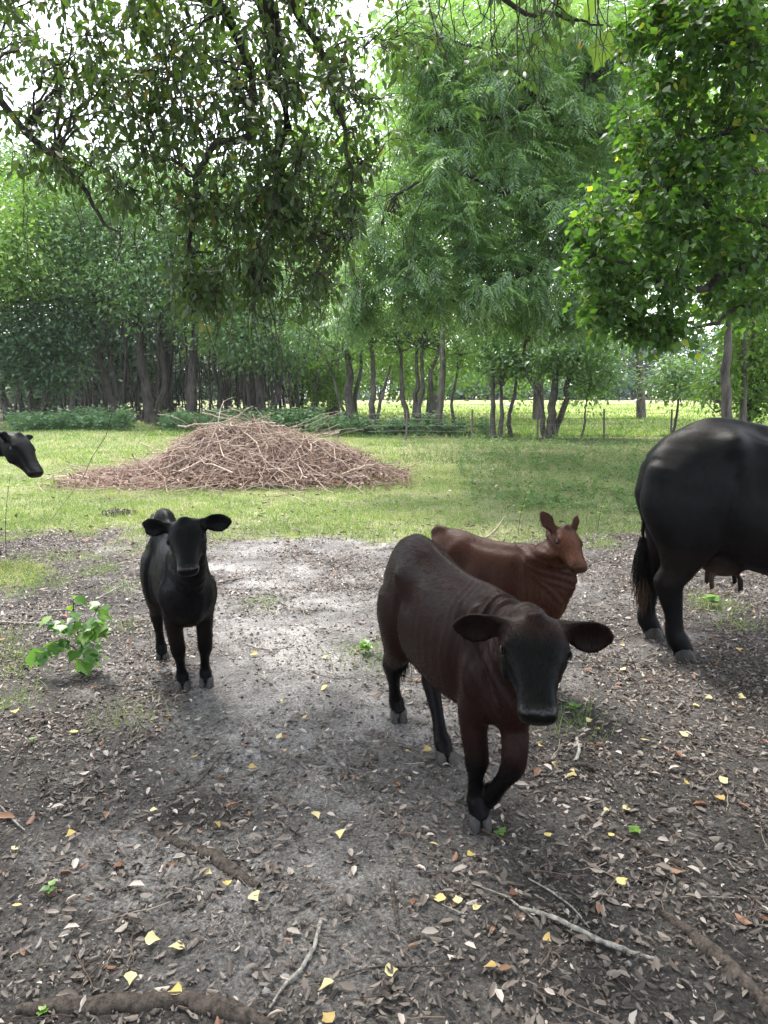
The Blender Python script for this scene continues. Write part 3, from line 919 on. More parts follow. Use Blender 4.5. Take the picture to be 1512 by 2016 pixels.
# the evergreen above the camera: its limbs hang into the top left
OAKN = [pb(120, 60, 4.4, 190, 110, .8, 1518), pb(380, 60, 4.5, 190, 110, .8, 1650), pb(620, 70, 4.3, 150, 110, .7, 1188), pb(200, 220, 4.3, 190, 100, .6, 1155), pb(430, 230, 4.4, 180, 110, .6, 1254),
     pb(620, 260, 4.2, 140, 130, .6, 1122), pb(110, 330, 4.0, 80, 50, .3, 184), pb(250, 370, 4.0, 80, 60, .3, 250), pb(470, 410, 4.2, 150, 90, .5, 1100), pb(600, 440, 4.2, 120, 90, .5, 850),
     pb(440, 555, 4.1, 130, 70, .4, 800), pb(600, 575, 4.1, 90, 50, .35, 277), pb(380, 600, 4.0, 60, 30, .25, 112), pb(700, 400, 4.1, 60, 110, .3, 211), pb(800, 200, 4.1, 40, 120, .3, 92), pb(1080, 50, 4.0, 90, 60, .3, 85), pb(880, 30, 4.2, 90, 40, .4, 99)]
canopy = []
rs = np.random.default_rng(77)
for k in range(200):
    X = -8 + 17 * rs.random(); Y = -9 + 13.0 * rs.random()
    canopy.append(((X, Y, 4.4 + 2.6 * rs.random() + .15 * abs(Y - 2)), (1.5, 1.5, .8), 150))
near_tree('evergreen_tree', 'dark evergreen tree whose leafy branches hang into the top left',
    (-2.6, -2.2, 0), [([(-2.6, -2.2, -.1), (-2.5, -2.1, 1.6), (-2.2, -1.6, 3.4), (-1.8, -.8, 5.2)], .34, .20)],
    [([(-2.1, -1.4, 3.8), (-1.8, 1, 4.9), (-1.2, 3.2, 4.4), at(530, 0, 4.3), at(540, 150, 4.3), at(545, 300, 4.25), at(552, 400, 4.2)], .09, .014),
     ([(-1.9, 0, 4.8), (-1.9, 2.6, 4.4), at(445, 30, 4.4), at(490, 250, 4.2), at(415, 300, 4.1), at(375, 480, 4.1), at(370, 560, 4.05)], .04, .006),
     ([(-2.1, -1, 4.4), (-2.6, 2.5, 4.3), at(10, 210, 4.1), at(130, 320, 4.0), at(190, 420, 4.0), at(240, 470, 3.95)], .03, .005),
     ([(-1.2, 3.2, 4.4), at(600, 40, 4.3), at(660, 190, 4.2), at(690, 330, 4.15), at(700, 460, 4.1)], .025, .005),
     ([(-1.2, 3.2, 4.4), at(940, -40, 4.2), at(1100, 30, 4.1), at(1190, 50, 4.0)], .02, .004),
     ([(-2.2, -1.6, 3.4), (-4.5, 0, 4.8), (-6.5, 1.0, 5.2)], .12, .03), ([(-1.8, -.8, 5.2), (1.5, 0, 5.6), (4.5, 0.5, 5.8)], .13, .03), ([(-2.2, -1.8, 3.6), (-1, -4.5, 5), (0, -7, 5.6)], .12, .03)],
    OAKN, 'oak', .062, 'leaf_oak', 203, 300, None, 8, .07, .6, strands=260, hang=.12, extra=(canopy, .22, .5))

# bare hanging twigs at the top middle
evg = bpy.data.objects['evergreen_tree']
rs = np.random.default_rng(31)
V0, F0 = leaf_shape('oak')
tl = Geo().add(V0, F0, .3).mesh('leaf', M['leaf_oak'])
for k in range(30):
    px0 = 790 + 440 * rs.random(); Yk = 3.5 + .9 * rs.random(); ln = 70 + 190 * rs.random()
    sx = rs.normal() * 45
    pts = [at(px0, -60, Yk), at(px0 + sx * .3, ln * .25, Yk), at(px0 + sx * .6 + rs.normal() * 12, ln * .6, Yk), at(px0 + sx + rs.normal() * 14, ln, Yk)]
    P = wobble(spline(pts, 14), .004, 300 + k)
    g = Geo()
    V, q, _ = tubes(P, np.linspace(.0036, .001, 14), 4); g.add(V, q)
    o = g.build('hanging_twig', M['twig'], evg, True)
    for j in range(rs.integers(2, 5)):          # side twigs
        i = rs.integers(4, 12); e = unit(rs.normal(size=3) * [1, .6, .3] + [0, 0, -.8]) * (.06 + .12 * rs.random())
        Q = spline([P[i], P[i] + e * .5 + rs.normal(size=3) * .008, P[i] + e], 6)
        V, q, _ = tubes(Q, np.linspace(.0018, .0007, 6), 3)
        sd = Geo().add(V, q).build('side_twig', M['twig'], o, True); sd.location = (0, 0, 0)
        if rs.random() < .6:
            for jj in range(rs.integers(1, 4)):
                lf = bpy.data.objects.new('leaf', tl); COL.objects.link(lf); lf.parent = o
                al = Vector((rs.normal(), rs.normal(), -.6)).normalized(); X_ = al.cross(Vector((rs.normal() * .4, rs.normal() * .4, 1))).normalized()
                lf.location = Vector(Q[-1] - rs.random() * e * .3)
                lf.rotation_euler = __import__('mathutils').Matrix((X_, al, X_.cross(al))).transposed().to_euler()
                lf.scale = (.045 + .03 * rs.random(),) * 3
# ------------------------------------------------------------------ wire fence
fence = empty('wire_fence', (8, 24, 0))
tag(fence, 'low wire fence with thin brown posts along the bright field', 'fence')
FY = 23.4
posts = [(1191, 805), (1323, 806), (1455, 806), (1060, 800), (930, 806), (800, 808), (1587, 806)]
for k, (px, py) in enumerate(posts):
    b = at(px, 830, FY); tp = at(px + (k % 3 - 1) * 1.5, py, FY)
    b[2] = gz(b[0], b[1]) - .1
    V, q, _ = tubes(np.array([b, (b + tp) / 2, tp]), np.array([.035, .032, .028]), 6)
    g = Geo().add(V, q)
    g.add(V[-6:], np.array([[0, 1, 2, 3], [0, 3, 4, 5]]))
    g.build('post', M['post'], fence, False)
for h in (.12, .3, .48, .66, .84):
    xs = np.linspace(-.5, 14, 30)
    P = np.column_stack([xs, FY + 0 * xs, h + relief(xs, 0 * xs + FY) + .015 * np.sin(xs * 2.1)])
    V, q, _ = tubes(P, np.full(30, .005), 3)
    Geo().add(V, q).build('wire', M['wire'], fence)

# ------------------------------------------------------------------ things out in the field
shed = empty('shed', (0, 0, 0))
c = at(566, 790, 88)
shed.location = (c[0], c[1], 0)
tag(shed, 'low pale shed with a grey gable roof beyond the left trunks', 'shed')
def boxm(x0, x1, y0, y1, z0, z1):
    V = np.array([(a_, b_, c_) for a_ in (x0, x1) for b_ in (y0, y1) for c_ in (z0, z1)])
    return V, np.array([(0, 1, 3, 2), (4, 6, 7, 5), (0, 4, 5, 1), (2, 3, 7, 6), (0, 2, 6, 4), (1, 5, 7, 3)])
cx, cy = c[0], c[1]
V, F = boxm(cx - 1.7, cx + 1.7, cy, cy + 4, -.1, 2.1)
Geo().add(V, F).build('wall', plain_mat('shed_wall', (.45, .47, .5)), shed)
V = np.array([(cx - 2, cy - .2, 2.05), (cx + 2, cy - .2, 2.05), (cx, cy - .2, 3.3), (cx - 2, cy + 4.2, 2.05), (cx + 2, cy + 4.2, 2.05), (cx, cy + 4.2, 3.3)])
Geo().add(V, [np.array([(0, 1, 2), (3, 5, 4)]), np.array([(0, 2, 5, 3), (1, 4, 5, 2), (0, 3, 4, 1)])]).build('roof', plain_mat('shed_roof', (.32, .35, .38), .5), shed)
V, F = boxm(cx - .5, cx + .5, cy - .03, cy + .02, 0, 1.9)
Geo().add(V, F).build('door', plain_mat('shed_door', (.22, .2, .18)), shed)

def rock(px, py, Y, w, h, lab, seed):
    import bmesh
    r_ = np.random.default_rng(seed)
    bm = bmesh.new()
    bmesh.ops.create_icosphere(bm, subdivisions=2, radius=1)
    for v in bm.verts:
        n_ = 1 + .18 * math.sin(v.co.x * 5 + seed) * math.cos(v.co.y * 4) + r_.normal() * .06
        v.co = Vector((v.co.x * w * n_, v.co.y * w * .8 * n_, max(v.co.z, -.3) * h * n_))
    me = bpy.data.meshes.new('field_rock'); bm.to_mesh(me); bm.free()
    me.materials.append(M['rock'])
    o = bpy.data.objects.new('field_rock', me); COL.objects.link(o)
    p_ = at(px, py, Y)
    o.location = (p_[0], p_[1], gz(p_[0], p_[1]) + h * .2)
    tag(o, lab, 'rock', 'pale rocks lying in the field')
M['rock'] = plain_mat('rock', (.42, .36, .33))
rock(655, 826, 38, .26, .2, 'pinkish pale rock lying in the field left of the many stemmed tree', 1)
rock(709, 826, 39, .16, .16, 'small pale rock seen between the many stemmed tree and the forked one', 2)
rock(1003, 800, 75, .45, .3, 'low pale rock out in the field behind the three slim trees', 3)
rock(1258, 795, 95, .8, .45, 'widest pale rock at the back of the bright field', 4)

# ------------------------------------------------------------------ brush pile
rs = np.random.default_rng(17)
PC = np.array([-2.6, 12.6])
pile = empty('brush_pile', (PC[0], PC[1], 0))
tag(pile, 'big mound of dead reddish brown branches heaped on the grass', 'brush pile')
def pile_h(X, Y):
    dx, dy = X - PC[0], Y - PC[1]
    dx = dx / .86
    peak = .72 * np.exp(-(np.abs((dx + .0) / 1.22)) ** 3 - (np.abs(dy) / 1.05) ** 2.4)
    broad = .50 * np.exp(-(np.abs(dx - .85) / 2.0) ** 3 - (np.abs(dy) / 1.25) ** 2.4)
    tail = .16 * np.exp(-((dx) / 3.2) ** 4 - ((dy + .1) / 1.0) ** 2)
    lump = .20 * (fbm(X, Y, .6, 120, 3) - .5)
    return (np.maximum(peak, broad) * .8 + .2 * broad) * (1 + lump * 4.0) + tail

def pile_sticks(n, ln, sides, r0, var, spread, lift, K=6, ylim=1.75):
    dx = rs.normal(size=n) * spread[0]; dy = rs.normal(size=n) * spread[1]
    dx = np.where(np.abs(dx) > 2.9, rs.random(n) * 4.6 - 2.3, dx); dy = np.where(np.abs(dy) > ylim, (rs.random(n) * 1.5 - .75) * ylim, dy)
    X, Y = PC[0] + .1 + dx, PC[1] + dy
    an = rs.random(n) * 6.283
    L_ = ln[0] + (ln[1] - ln[0]) * rs.random(n) ** 1.6
    t = np.linspace(-.5, .5, K)[None]
    bend = rs.normal(size=(n, 1)) * .18
    PX = X[:, None] + np.cos(an)[:, None] * t * L_[:, None] - np.sin(an)[:, None] * bend * (t ** 2) * L_[:, None] * 2
    PY = Y[:, None] + np.sin(an)[:, None] * t * L_[:, None] + np.cos(an)[:, None] * bend * (t ** 2) * L_[:, None] * 2
    hC = pile_h(X, Y)
    depth = hC * (lift[0] + (lift[1] - lift[0]) * rs.random(n))
    PZ = depth[:, None] + (pile_h(PX, PY) - hC[:, None]) * .75 + rs.normal(size=(n, 1)) * t * .30 * L_[:, None] + .03
    PZ = np.maximum(PZ, .01)
    P = np.stack([PX, PY, PZ], -1) + rs.normal(size=(n, K, 3)) * .012 * (L_[:, None, None])
    rr = (r0[0] + (r0[1] - r0[0]) * rs.random(n) ** 2)[:, None] * np.linspace(1, .35, K)[None]
    return P, rr, var(n)
P, rr, vv = pile_sticks(4600, (.35, 1.3), 3, (.003, .008), lambda n: np.clip(rs.normal(size=n) * .24 + .38, 0, 1), (1.2, .72), (.3, 1.12), 5)
V, q, v = tubes(P, rr, 3, vv)
tag(Geo().add(V, q, v).build('twigs', M['dead_twig'], pile), kind='stuff')
P, rr, vv = pile_sticks(420, (.25, .9), 3, (.003, .008), lambda n: np.clip(rs.normal(size=n) * .26 + .3, 0, 1), (2.1, 1.5), (.0, .35), 5, 2.3)
V, q, v = tubes(P, rr, 3, vv)
tag(Geo().add(V, q, v).build('stray_twigs', M['dead_twig'], pile), kind='stuff')
n_ = 16000
dx = rs.normal(size=n_) * 1.3; dx = np.where(np.abs(dx) > 2.9, dx * .6, dx); dy = rs.normal(size=n_) * .75; dy = np.where(np.abs(dy) > 1.5, dy * .5, dy)
X, Y = PC[0] + .15 + dx, PC[1] + dy
Z = pile_h(X, Y) * (.15 + .85 * rs.random(n_) ** .6) + .02
V0, F0 = leaf_shape('diamond')
V, Fs, k = scatter(V0, F0, np.column_stack([X, Y, Z]), rs.normal(size=(n_, 3)), rs.normal(size=(n_, 3)), .06 + .04 * rs.random(n_), 1.1)
m_ = leaf_mat('pile_leaf', [(.11, .07, .055), (.22, .15, .12), (.33, .25, .20)], .1, .7, .2, (1.2, .9, .6))
tag(Geo().add(V, Fs, np.repeat(rs.random(n_), k)).build('dead_leaves', m_, pile), kind='stuff')
P, rr, vv = pile_sticks(170, (.8, 2.2), 5, (.005, .014), lambda n: rs.random(n), (1.1, .65), (.85, 1.16), 9)
for k in range(len(P)):
    V, q, _ = tubes(P[k], rr[k], 5)
    Geo().add(V, q).build('branch', M['dead_branch'], pile, True)
# the sticks that stand out at the top and on the right end
for pts, r_ in ([[(380, 850), (440, 832), (497, 800)], .014], [[(350, 838), (420, 835), (500, 842)], .016], [[(360, 880), (470, 878), (560, 872)], .02], [[(640, 950), (690, 928), (745, 912)], .026],
                [[(680, 938), (720, 940), (745, 960)], .024], [[(440, 900), (520, 930), (640, 945)], .018], [[(600, 930), (630, 900), (642, 868)], .012], [[(90, 945), (115, 932), (135, 920)], .012]):
    Yd = 11.6 if pts[1][1] > 900 else 12.2
    P = spline([at(a_, b_, Yd) for a_, b_ in pts], 10)
    P[:, 2] = np.maximum(P[:, 2], .03)
    V, q, _ = tubes(wobble(P, .012, int(r_ * 1e4)), np.linspace(r_, r_ * .5, 10), 6)
    Geo().add(V, q).build('branch', M['dead_branch'], pile, True)
# ------------------------------------------------------------------ cattle
def loft(C, A, B, n=2.0, seg=22, sub=4, cup=0.0, pear=0.0):
    """closed skin over rings: centres C, lateral half axes A, vertical half axes B"""
    C, A, B = (spline(np.asarray(q, float), (len(C) - 1) * sub + 1) for q in (C, A, B))
    K = len(C)
    a = np.arange(seg) * 2 * math.pi / seg
    cs, sn = np.cos(a), np.sin(a)
    e = 2.0 / n
    X = np.sign(cs) * np.abs(cs) ** e
    Y = np.sign(sn) * np.abs(sn) ** e
    V = C[:, None] + A[:, None] * (X * (1 - pear * Y))[None, :, None] + B[:, None] * (Y + cup * X * X)[None, :, None]
    V = V.reshape(-1, 3)
    idx = np.arange(K * seg).reshape(K, seg)
    q = np.stack([idx[:-1], np.roll(idx[:-1], -1, 1), np.roll(idx[1:], -1, 1), idx[1:]], -1).reshape(-1, 4)
    V = np.vstack([V, C[0] + (cup * B[0] * .5), C[-1] + (cup * B[-1] * .5)])
    c0, c1 = K * seg, K * seg + 1
    t0 = np.stack([np.full(seg, c0), np.roll(idx[0], -1), idx[0]], -1)
    t1 = np.stack([np.full(seg, c1), idx[-1], np.roll(idx[-1], -1)], -1)
    return V, [q, np.vstack([t0, t1])]

def ball(c, r, ax=None, seg=14):
    """ellipsoid; ax = three unit axes as rows, r = three radii"""
    ax = np.eye(3) if ax is None else np.asarray(ax)
    r = np.broadcast_to(np.asarray(r, float), (3,))
    t = np.linspace(0.03, math.pi - .03, 9)
    C = np.asarray(c)[None] - np.cos(t)[:, None] * ax[2][None] * r[2]
    return loft(C, np.sin(t)[:, None] * ax[0][None] * r[0], np.sin(t)[:, None] * ax[1][None] * r[1], 2, seg, 1)

def remeshed(g, voxel, it):
    me = g.mesh('tmp', None)
    o = bpy.data.objects.new('tmp', me)
    COL.objects.link(o)
    md = o.modifiers.new('r', 'REMESH'); md.mode = 'VOXEL'; md.voxel_size = voxel
    sm = o.modifiers.new('s', 'SMOOTH'); sm.factor = .5; sm.iterations = it
    dg = bpy.context.evaluated_depsgraph_get()
    ev = o.evaluated_get(dg)
    m2 = bpy.data.meshes.new_from_object(ev)
    bpy.data.objects.remove(o)
    bpy.data.meshes.remove(me)
    V = np.empty(len(m2.vertices) * 3, np.float32)
    m2.vertices.foreach_get('co', V)
    Nn = np.empty(len(m2.vertices) * 3, np.float32)
    m2.vertices.foreach_get('normal', Nn)
    return m2, V.reshape(-1, 3).astype(float), Nn.reshape(-1, 3).astype(float)

def coat_mat(name, rough=.5, spec=.35, sheen=.0, tint=(1, 1, 1)):
    m, n, out = new_mat(name)
    a = N(n, 'ShaderNodeAttribute', attribute_name='col')
    tc = N(n, 'ShaderNodeTexCoord')
    mp = N(n, 'ShaderNodeMapping'); mp.inputs['Scale'].default_value = (1, 1, .22)
    ns = N(n, 'ShaderNodeTexNoise', i_Scale=230.0, i_Detail=3.0, i_Roughness=.6)
    n2 = N(n, 'ShaderNodeTexNoise', i_Scale=14.0, i_Detail=4.0, i_Roughness=.6)
    n.links.new(tc.outputs['Object'], mp.inputs['Vector'])
    n.links.new(mp.outputs[0], ns.inputs['Vector'])
    n.links.new(mp.outputs[0], n2.inputs['Vector'])
    r = ramp(n, [(.5, .5, .5), (1.5, 1.5, 1.5)], [.3, .7])
    r2 = ramp(n, [(.75, .75, .75), (1.25, 1.25, 1.25)], [.3, .7])
    n.links.new(ns.outputs['Fac'], r.inputs['Fac']); n.links.new(n2.outputs['Fac'], r2.inputs['Fac'])
    m1 = N(n, 'ShaderNodeMixRGB', blend_type='MULTIPLY'); m1.inputs['Fac'].default_value = 1
    m2 = N(n, 'ShaderNodeMixRGB', blend_type='MULTIPLY'); m2.inputs['Fac'].default_value = 1
    n.links.new(a.outputs['Color'], m1.inputs['Color1']); n.links.new(r.outputs['Color'], m1.inputs['Color2'])
    n.links.new(m1.outputs[0], m2.inputs['Color1']); n.links.new(r2.outputs['Color'], m2.inputs['Color2'])
    bp = N(n, 'ShaderNodeBump'); bp.inputs['Strength'].default_value = .45; bp.inputs['Distance'].default_value = .0025
    n.links.new(ns.outputs['Fac'], bp.inputs['Height'])
    p = N(n, 'ShaderNodeBsdfPrincipled')
    p.inputs['Roughness'].default_value = rough
    p.inputs['Specular IOR Level'].default_value = spec
    p.inputs['Sheen Weight'].default_value = sheen
    n.links.new(m2.outputs[0], p.inputs['Base Color'])
    aw = N(n, 'ShaderNodeAttribute', attribute_name='wet')
    for sock, v0, v1 in (('Roughness', rough, .28), ('Specular IOR Level', spec, .26)):
        mr = N(n, 'ShaderNodeMapRange')
        mr.inputs['To Min'].default_value = v0; mr.inputs['To Max'].default_value = v1
        n.links.new(aw.outputs['Fac'], mr.inputs['Value'])
        n.links.new(mr.outputs[0], p.inputs[sock])
    n.links.new(bp.outputs[0], p.inputs['Normal'])
    n.links.new(p.outputs[0], out.inputs['Surface'])
    return m

M['coat'] = coat_mat('coat', .45, .075)
M['coat_gloss'] = coat_mat('coat_gloss', .50, .11)
M['eye'] = plain_mat('eye', (.004, .003, .003), .06, .22)
M['hoof'] = bark_mat('hoof', (.018, .017, .017), (.055, .052, .050), 40, .3, .6)

def polyframe(P, s):
    """tangent frames along a limb whose lateral axis stays near s"""
    P = np.asarray(P, float)
    T = np.gradient(P, axis=0)
    T = unit(T)
    A = unit(s[None] - (T @ s)[:, None] * T)
    B = np.cross(T, A)
    return A, B

def hoof_obj(root, pos, f, s, w, h, pitch=0.0, toes=None):
    """two claws side by side"""
    g = Geo()
    up = np.array([0, 0, 1.0])
    if pitch:
        f = f * math.cos(pitch) - up * math.sin(pitch)
        up = np.cross(f, s) * (1 if np.cross(f, s)[2] > 0 else -1)
    for sg in (-1, 1):
        c = pos + s * sg * w * .27
        C = [c + up * h * 1.1 + f * w * -.06, c + up * h * .85 + f * w * .0, c + up * h * .4 + f * w * .06, c + f * w * .12]
        A = [s * w * .22, s * w * .25, s * w * .26, s * w * .255]
        B = [f * w * .34, f * w * .44, f * w * .50, f * w * .54]
        V, F = loft(C, A, B, 2.3, 14, 3)
        g.add(V, F)
    return g.build('hoof', M['hoof'], root, True)

def bovine(name, label, cat, hip, wither, H, poll, muzzle, HL=None, face=None, hooves=None, raised=None, ears=None, col=None, mat='coat', voxel=.006,
           group=None, barrel=1.0, belly=0.0, tail='hang', udder=False, neck_r=1.0, wither_z=1.0, hip_z=1.03, fold=0.0, leg=1.0, hair=26000, headw=1.0, sideways=None, neckbow=0.0, hoofdirs=None, haunch=1.0, hook=1.0, headk=1.0, wetk=1.0, ear_dark=.5, muzw=1.0, bony=1.0):
    hip, wither = np.array([*hip, 0.]), np.array([*wither, 0.])
    f = unit(wither - hip)
    s = np.array([-f[1], f[0], 0.])          # the animal's left
    up = np.array([0, 0, 1.])
    U = np.linalg.norm(wither - hip) / .72
    W = lambda a_, l_, z_: hip + f * a_ * U + s * l_ * H + up * z_ * H
    root = empty(name, tuple(((hip + wither) / 2)[:3]))
    adult = haunch > 1.1
    tag(root, label, cat, group)
    g = Geo()
    # torso rings: along, top, bottom, half width
    T = [(-.195, .90, .68, .055), (-.17, .955, .60, .095), (-.10, 1.0, .54, .140), (0.0, 1.025, .52, .165), (.12, 1.02, .47 - belly * .5, .180), (.27, .99, .445 - belly, .182), (.42, .98, .435 - belly, .185),
         (.57, .985, .44 - belly * .6, .175), (.71, 1.0, .445, .155), (.83, .985, .46, .14), (.93, .93, .50, .115), (1.0, .84, .57, .075)]
    C, A, B = [], [], []
    for a_, t_, b_, w_ in T:
        if adult: t_ -= .018 * (1 - sstep(-.19, .06, a_)); w_ = w_ * (1 - .12 * (1 - sstep(-.2, 0, a_)))
        k = sstep(0, .8, a_)
        zt = t_ + (hip_z - 1.02) * (1 - k) + (wither_z - 1.0) * k
        zt = t_ + (hip_z - 1.02) * (1 - k) + (wither_z - 1.0) * k
        off = 0 if sideways is None else sideways * (max(0, a_ - .5) ** 2)
        C.append(W(a_, off, (zt + b_) / 2)); A.append(s * w_ * H * barrel); B.append(up * (zt - b_) / 2 * H)
    V, F = loft(C, A, B, 2.12, 40, 5, 0, .14); g.add(V, F)
    # hook bones, tail head, withers
    for sg in (-1, 1):
        V, F = ball(W(.74, sg * .105 * barrel, .74), np.array([.11, .045, .20]) * H, [f, s, up]); g.add(V, F)
        V, F = ball(W(.82, sg * .085 * barrel, .62), np.array([.085, .055, .12]) * H, [f, s, up]); g.add(V, F)
        V, F = ball(W(.00, sg * .095 * barrel, .74), np.array([.15, .075, .20]) * H, [f, s, up]); g.add(V, F)
    V, F = ball(W(.86, 0, .58), np.array([.11, .085, .10]) * H, [f, s, up]); g.add(V, F)
    # head
    poll, muzzle = np.asarray(poll, float), np.asarray(muzzle, float)
    d = unit(muzzle - poll)
    HL = np.linalg.norm(muzzle - poll) * headk
    hu = unit(np.asarray(face, float) - np.dot(face, d) * d)      # where the forehead looks
    hs = np.cross(hu, d)                                         # towards the animal's left or right
    hd = lambda q, l, u_: poll + (d * q + hs * l + hu * u_) * HL
    S = [(-.10, -.12, -.30, .10), (-.04, -.03, -.40, .17), (.05, .025, -.46, .215), (.17, .04, -.50, .24), (.30, .035, -.51, .245), (.42, .015, -.49, .228), (.54, -.01, -.445, .198),
         (.66, -.03, -.40, .180), (.78, -.045, -.365, .174), (.88, -.05, -.35, .182), (.96, -.065, -.325, .18), (1.01, -.10, -.29, .155), (1.035, -.15, -.24, .09)]
    C, A, B = [], [], []
    for q, t_, b_, w_ in S:
        C.append(hd(q, 0, (t_ + b_) / 2)); A.append(hs * w_ * HL * (1 + (headw - 1) * (1 - sstep(.35, .85, q))) * (1 + (muzw - 1) * sstep(.5, .8, q))); B.append(hu * (t_ - b_) / 2 * HL)
    V, F = loft(C, A, B, 2.35, 30, 4, 0, -.10); g.add(V, F)
    V, F = ball(hd(.03, 0, -.03), np.array([.11, .13, .10]) * HL, [d, hs, hu]); g.add(V, F)          # poll
    for sg in (-1, 1):
        V, F = ball(hd(.29, sg * .205 * headw, -.10), np.array([.095, .05, .065]) * HL, [d, hs, hu]); g.add(V, F)     # brow
        V, F = ball(hd(.42, sg * .175 * headw, -.33), np.array([.15, .06, .11]) * HL, [d, hs, hu]); g.add(V, F)   # cheek
        V, F = ball(hd(.93, sg * .095, -.12), np.array([.06, .055, .05]) * HL, [d, hs, hu]); g.add(V, F)       # nostril wing
    # neck
    N0, N3 = W(.74, 0 if sideways is None else sideways * .05, .76), hd(.06, 0, -.24)
    mid = (N0 + N3) / 2
    N1 = N0 + f * .16 * U + up * neckbow * H
    N2 = N3 - d * .22 * HL * .8 - hu * .10 * HL
    t = np.linspace(0, 1, 7)[:, None]
    P = (1 - t) ** 3 * N0 + 3 * t * (1 - t) ** 2 * N1 + 3 * t * t * (1 - t) * N2 + t ** 3 * N3
    tg = unit(np.gradient(P, axis=0))
    Bv = unit(up[None] * (1 - t * .6) + hu[None] * t * .6); Bv = unit(Bv - np.sum(Bv * tg, 1, keepdims=True) * tg)
    Av = np.cross(tg, Bv)
    hh = np.linspace(.205 * H, .225 * HL, 7)[:, None] * neck_r
    ww = np.linspace(.115 * H, .20 * HL, 7)[:, None] * neck_r
    V, F = loft(P, Av * ww, Bv * hh, 2.1, 28, 4); g.add(V, F)
    neck = (P, tg, Av, Bv, hh, ww)
    # ears
    for k, (edir, eopen, elen) in enumerate(ears):
        sg = 1 if k == 0 else -1           # first ear on the +hs side
        r0 = hd(.06, sg * .165 * headw, -.13)
        e = unit(np.asarray(edir, float)); o_ = np.asarray(eopen, float); o_ = unit(o_ - np.dot(o_, e) * e)
        wv = np.cross(e, o_)
        L_ = elen
        tt = np.array([0, .18, .38, .58, .78, .92, 1.0])
        wd = np.array([.16, .17, .27, .30, .25, .14, .05]) * L_
        C = [r0 + e * L_ * q + np.array([0, 0, -.05]) * L_ * q * q for q in tt]
        th = np.array([.13, .10, .06, .05, .05, .045, .035]) * L_
        th = np.maximum(th, voxel * 1.6)
        Vr, F = loft(C, [wv * w_ for w_ in wd], [o_ * h_ for h_ in th], 3.2, 24, 4, 0)
        # cup the ear towards its opening
        rel = Vr - r0
        lw = rel @ wv
        le = np.clip((rel @ e) / L_, 0, 1)
        Vr = Vr + o_[None] * ((lw ** 2) / (.30 * L_) * .42 * sstep(.05, .4, le))[:, None]
        g.add(Vr, F)
    # legs
    lg = leg * H
    legs = {}
    for key in ('fl', 'fr', 'hl', 'hr'):
        sg = 1 if key[1] == 'l' else -1
        if key[0] == 'f':
            J = [(.78, .085, .74), (.77, .098, .60), (.735, .10, .50), (.745, .10, .40), (.765, .098, .30), (.762, .098, .265), (.755, .097, .20), (.755, .097, .125), (.765, .097, .088), (.785, .097, .05), (.795, .097, .022)]
            Ra = [.075, .072, .062, .053, .050, .047, .031, .032, .043, .040, .042]
            Rb = [.12, .105, .082, .060, .054, .050, .037, .038, .046, .041, .042]
            wt = [0, .05, .18, .35, .55, .60, .75, .90, .97, 1, 1]
        else:
            J = [(-.02, .082, .80), (-.01, .092, .67), (.01, .10, .56), (-.03, .10, .465), (-.085, .098, .385), (-.115, .096, .335), (-.105, .095, .28), (-.09, .095, .19), (-.085, .095, .12), (-.072, .095, .085), (-.05, .095, .045), (-.04, .095, .022)]
            Ra = [.090, .095, .085, .064, .045, .046, .038, .030, .034, .042, .040, .041]
            Rb = [.175, .175, .145, .092, .060, .062, .050, .037, .039, .045, .041, .042]
            wt = [0, .03, .12, .28, .42, .50, .60, .78, .90, .97, 1, 1]
            if adult: J = [(a_ - (.0, .035, .055, .035)[q_] if q_ < 4 else a_, l_, z_) for q_, (a_, l_, z_) in enumerate(J)]
            Rb = [r_ * (haunch if q_ < 5 else 1 + (haunch - 1) * .5) for q_, r_ in enumerate(Rb)]
        P = np.array([W(a_, sg * l_, z_) for a_, l_, z_ in J])
        hz = 0.0
        if raised and key in raised:
            P = np.array(raised[key])
            Ra = Ra[:len(P)] if key[0] == 'h' else Ra
        else:
            hp = np.array([*hooves[key], 0.])
            dl = hp - np.array([P[-1][0], P[-1][1], 0])
            P = P + np.array(wt)[:, None] * dl[None]
        A_, B_ = polyframe(P, s)
        V, F = loft(P, A_ * (np.array(Ra) * lg)[:, None], B_ * (np.array(Rb) * lg)[:, None], 2.1, 20, 4); g.add(V, F)
        # dew claws
        back = -f if not (raised and key in raised) else -unit(np.cross(s, P[-1] - P[-3]) * -1)
        for s2 in (-1, 1):
            V, F = ball(P[-3] + s * s2 * .018 * H + back * .036 * lg + up * -.004 * H, np.array([.013, .011, .018]) * H, [f, s, up]); g.add(V, F)
        hf = f
        if hoofdirs and key in hoofdirs: hf = unit(np.array([*hoofdirs[key], 0.]))
        hsd = np.array([-hf[1], hf[0], 0])
        if raised and key in raised:
            tdir = unit(P[-1] - P[-2])
            gg = Geo()
            ff = unit(np.cross(s, tdir)) ; ff = ff if np.dot(ff, f) > -2 else -ff
            for s2 in (-1, 1):
                c = P[-1] + s * s2 * .02 * H
                w = .078 * H
                C = [c - tdir * .018 * H, c + tdir * .012 * H, c + tdir * .045 * H]
                V, F = loft(C, [s * w * .18, s * w * .24, s * w * .22], [ff * w * .40, ff * w * .5, ff * w * .42], 2.2, 14, 3)
                gg.add(V, F)
            gg.build('hoof', M['hoof'], root, True)
        else:
            hoof_obj(root, np.array([P[-1][0], P[-1][1], gz(P[-1][0], P[-1][1]) - .004]), hf, hsd, .088 * lg, .058 * lg)
        legs[key] = P
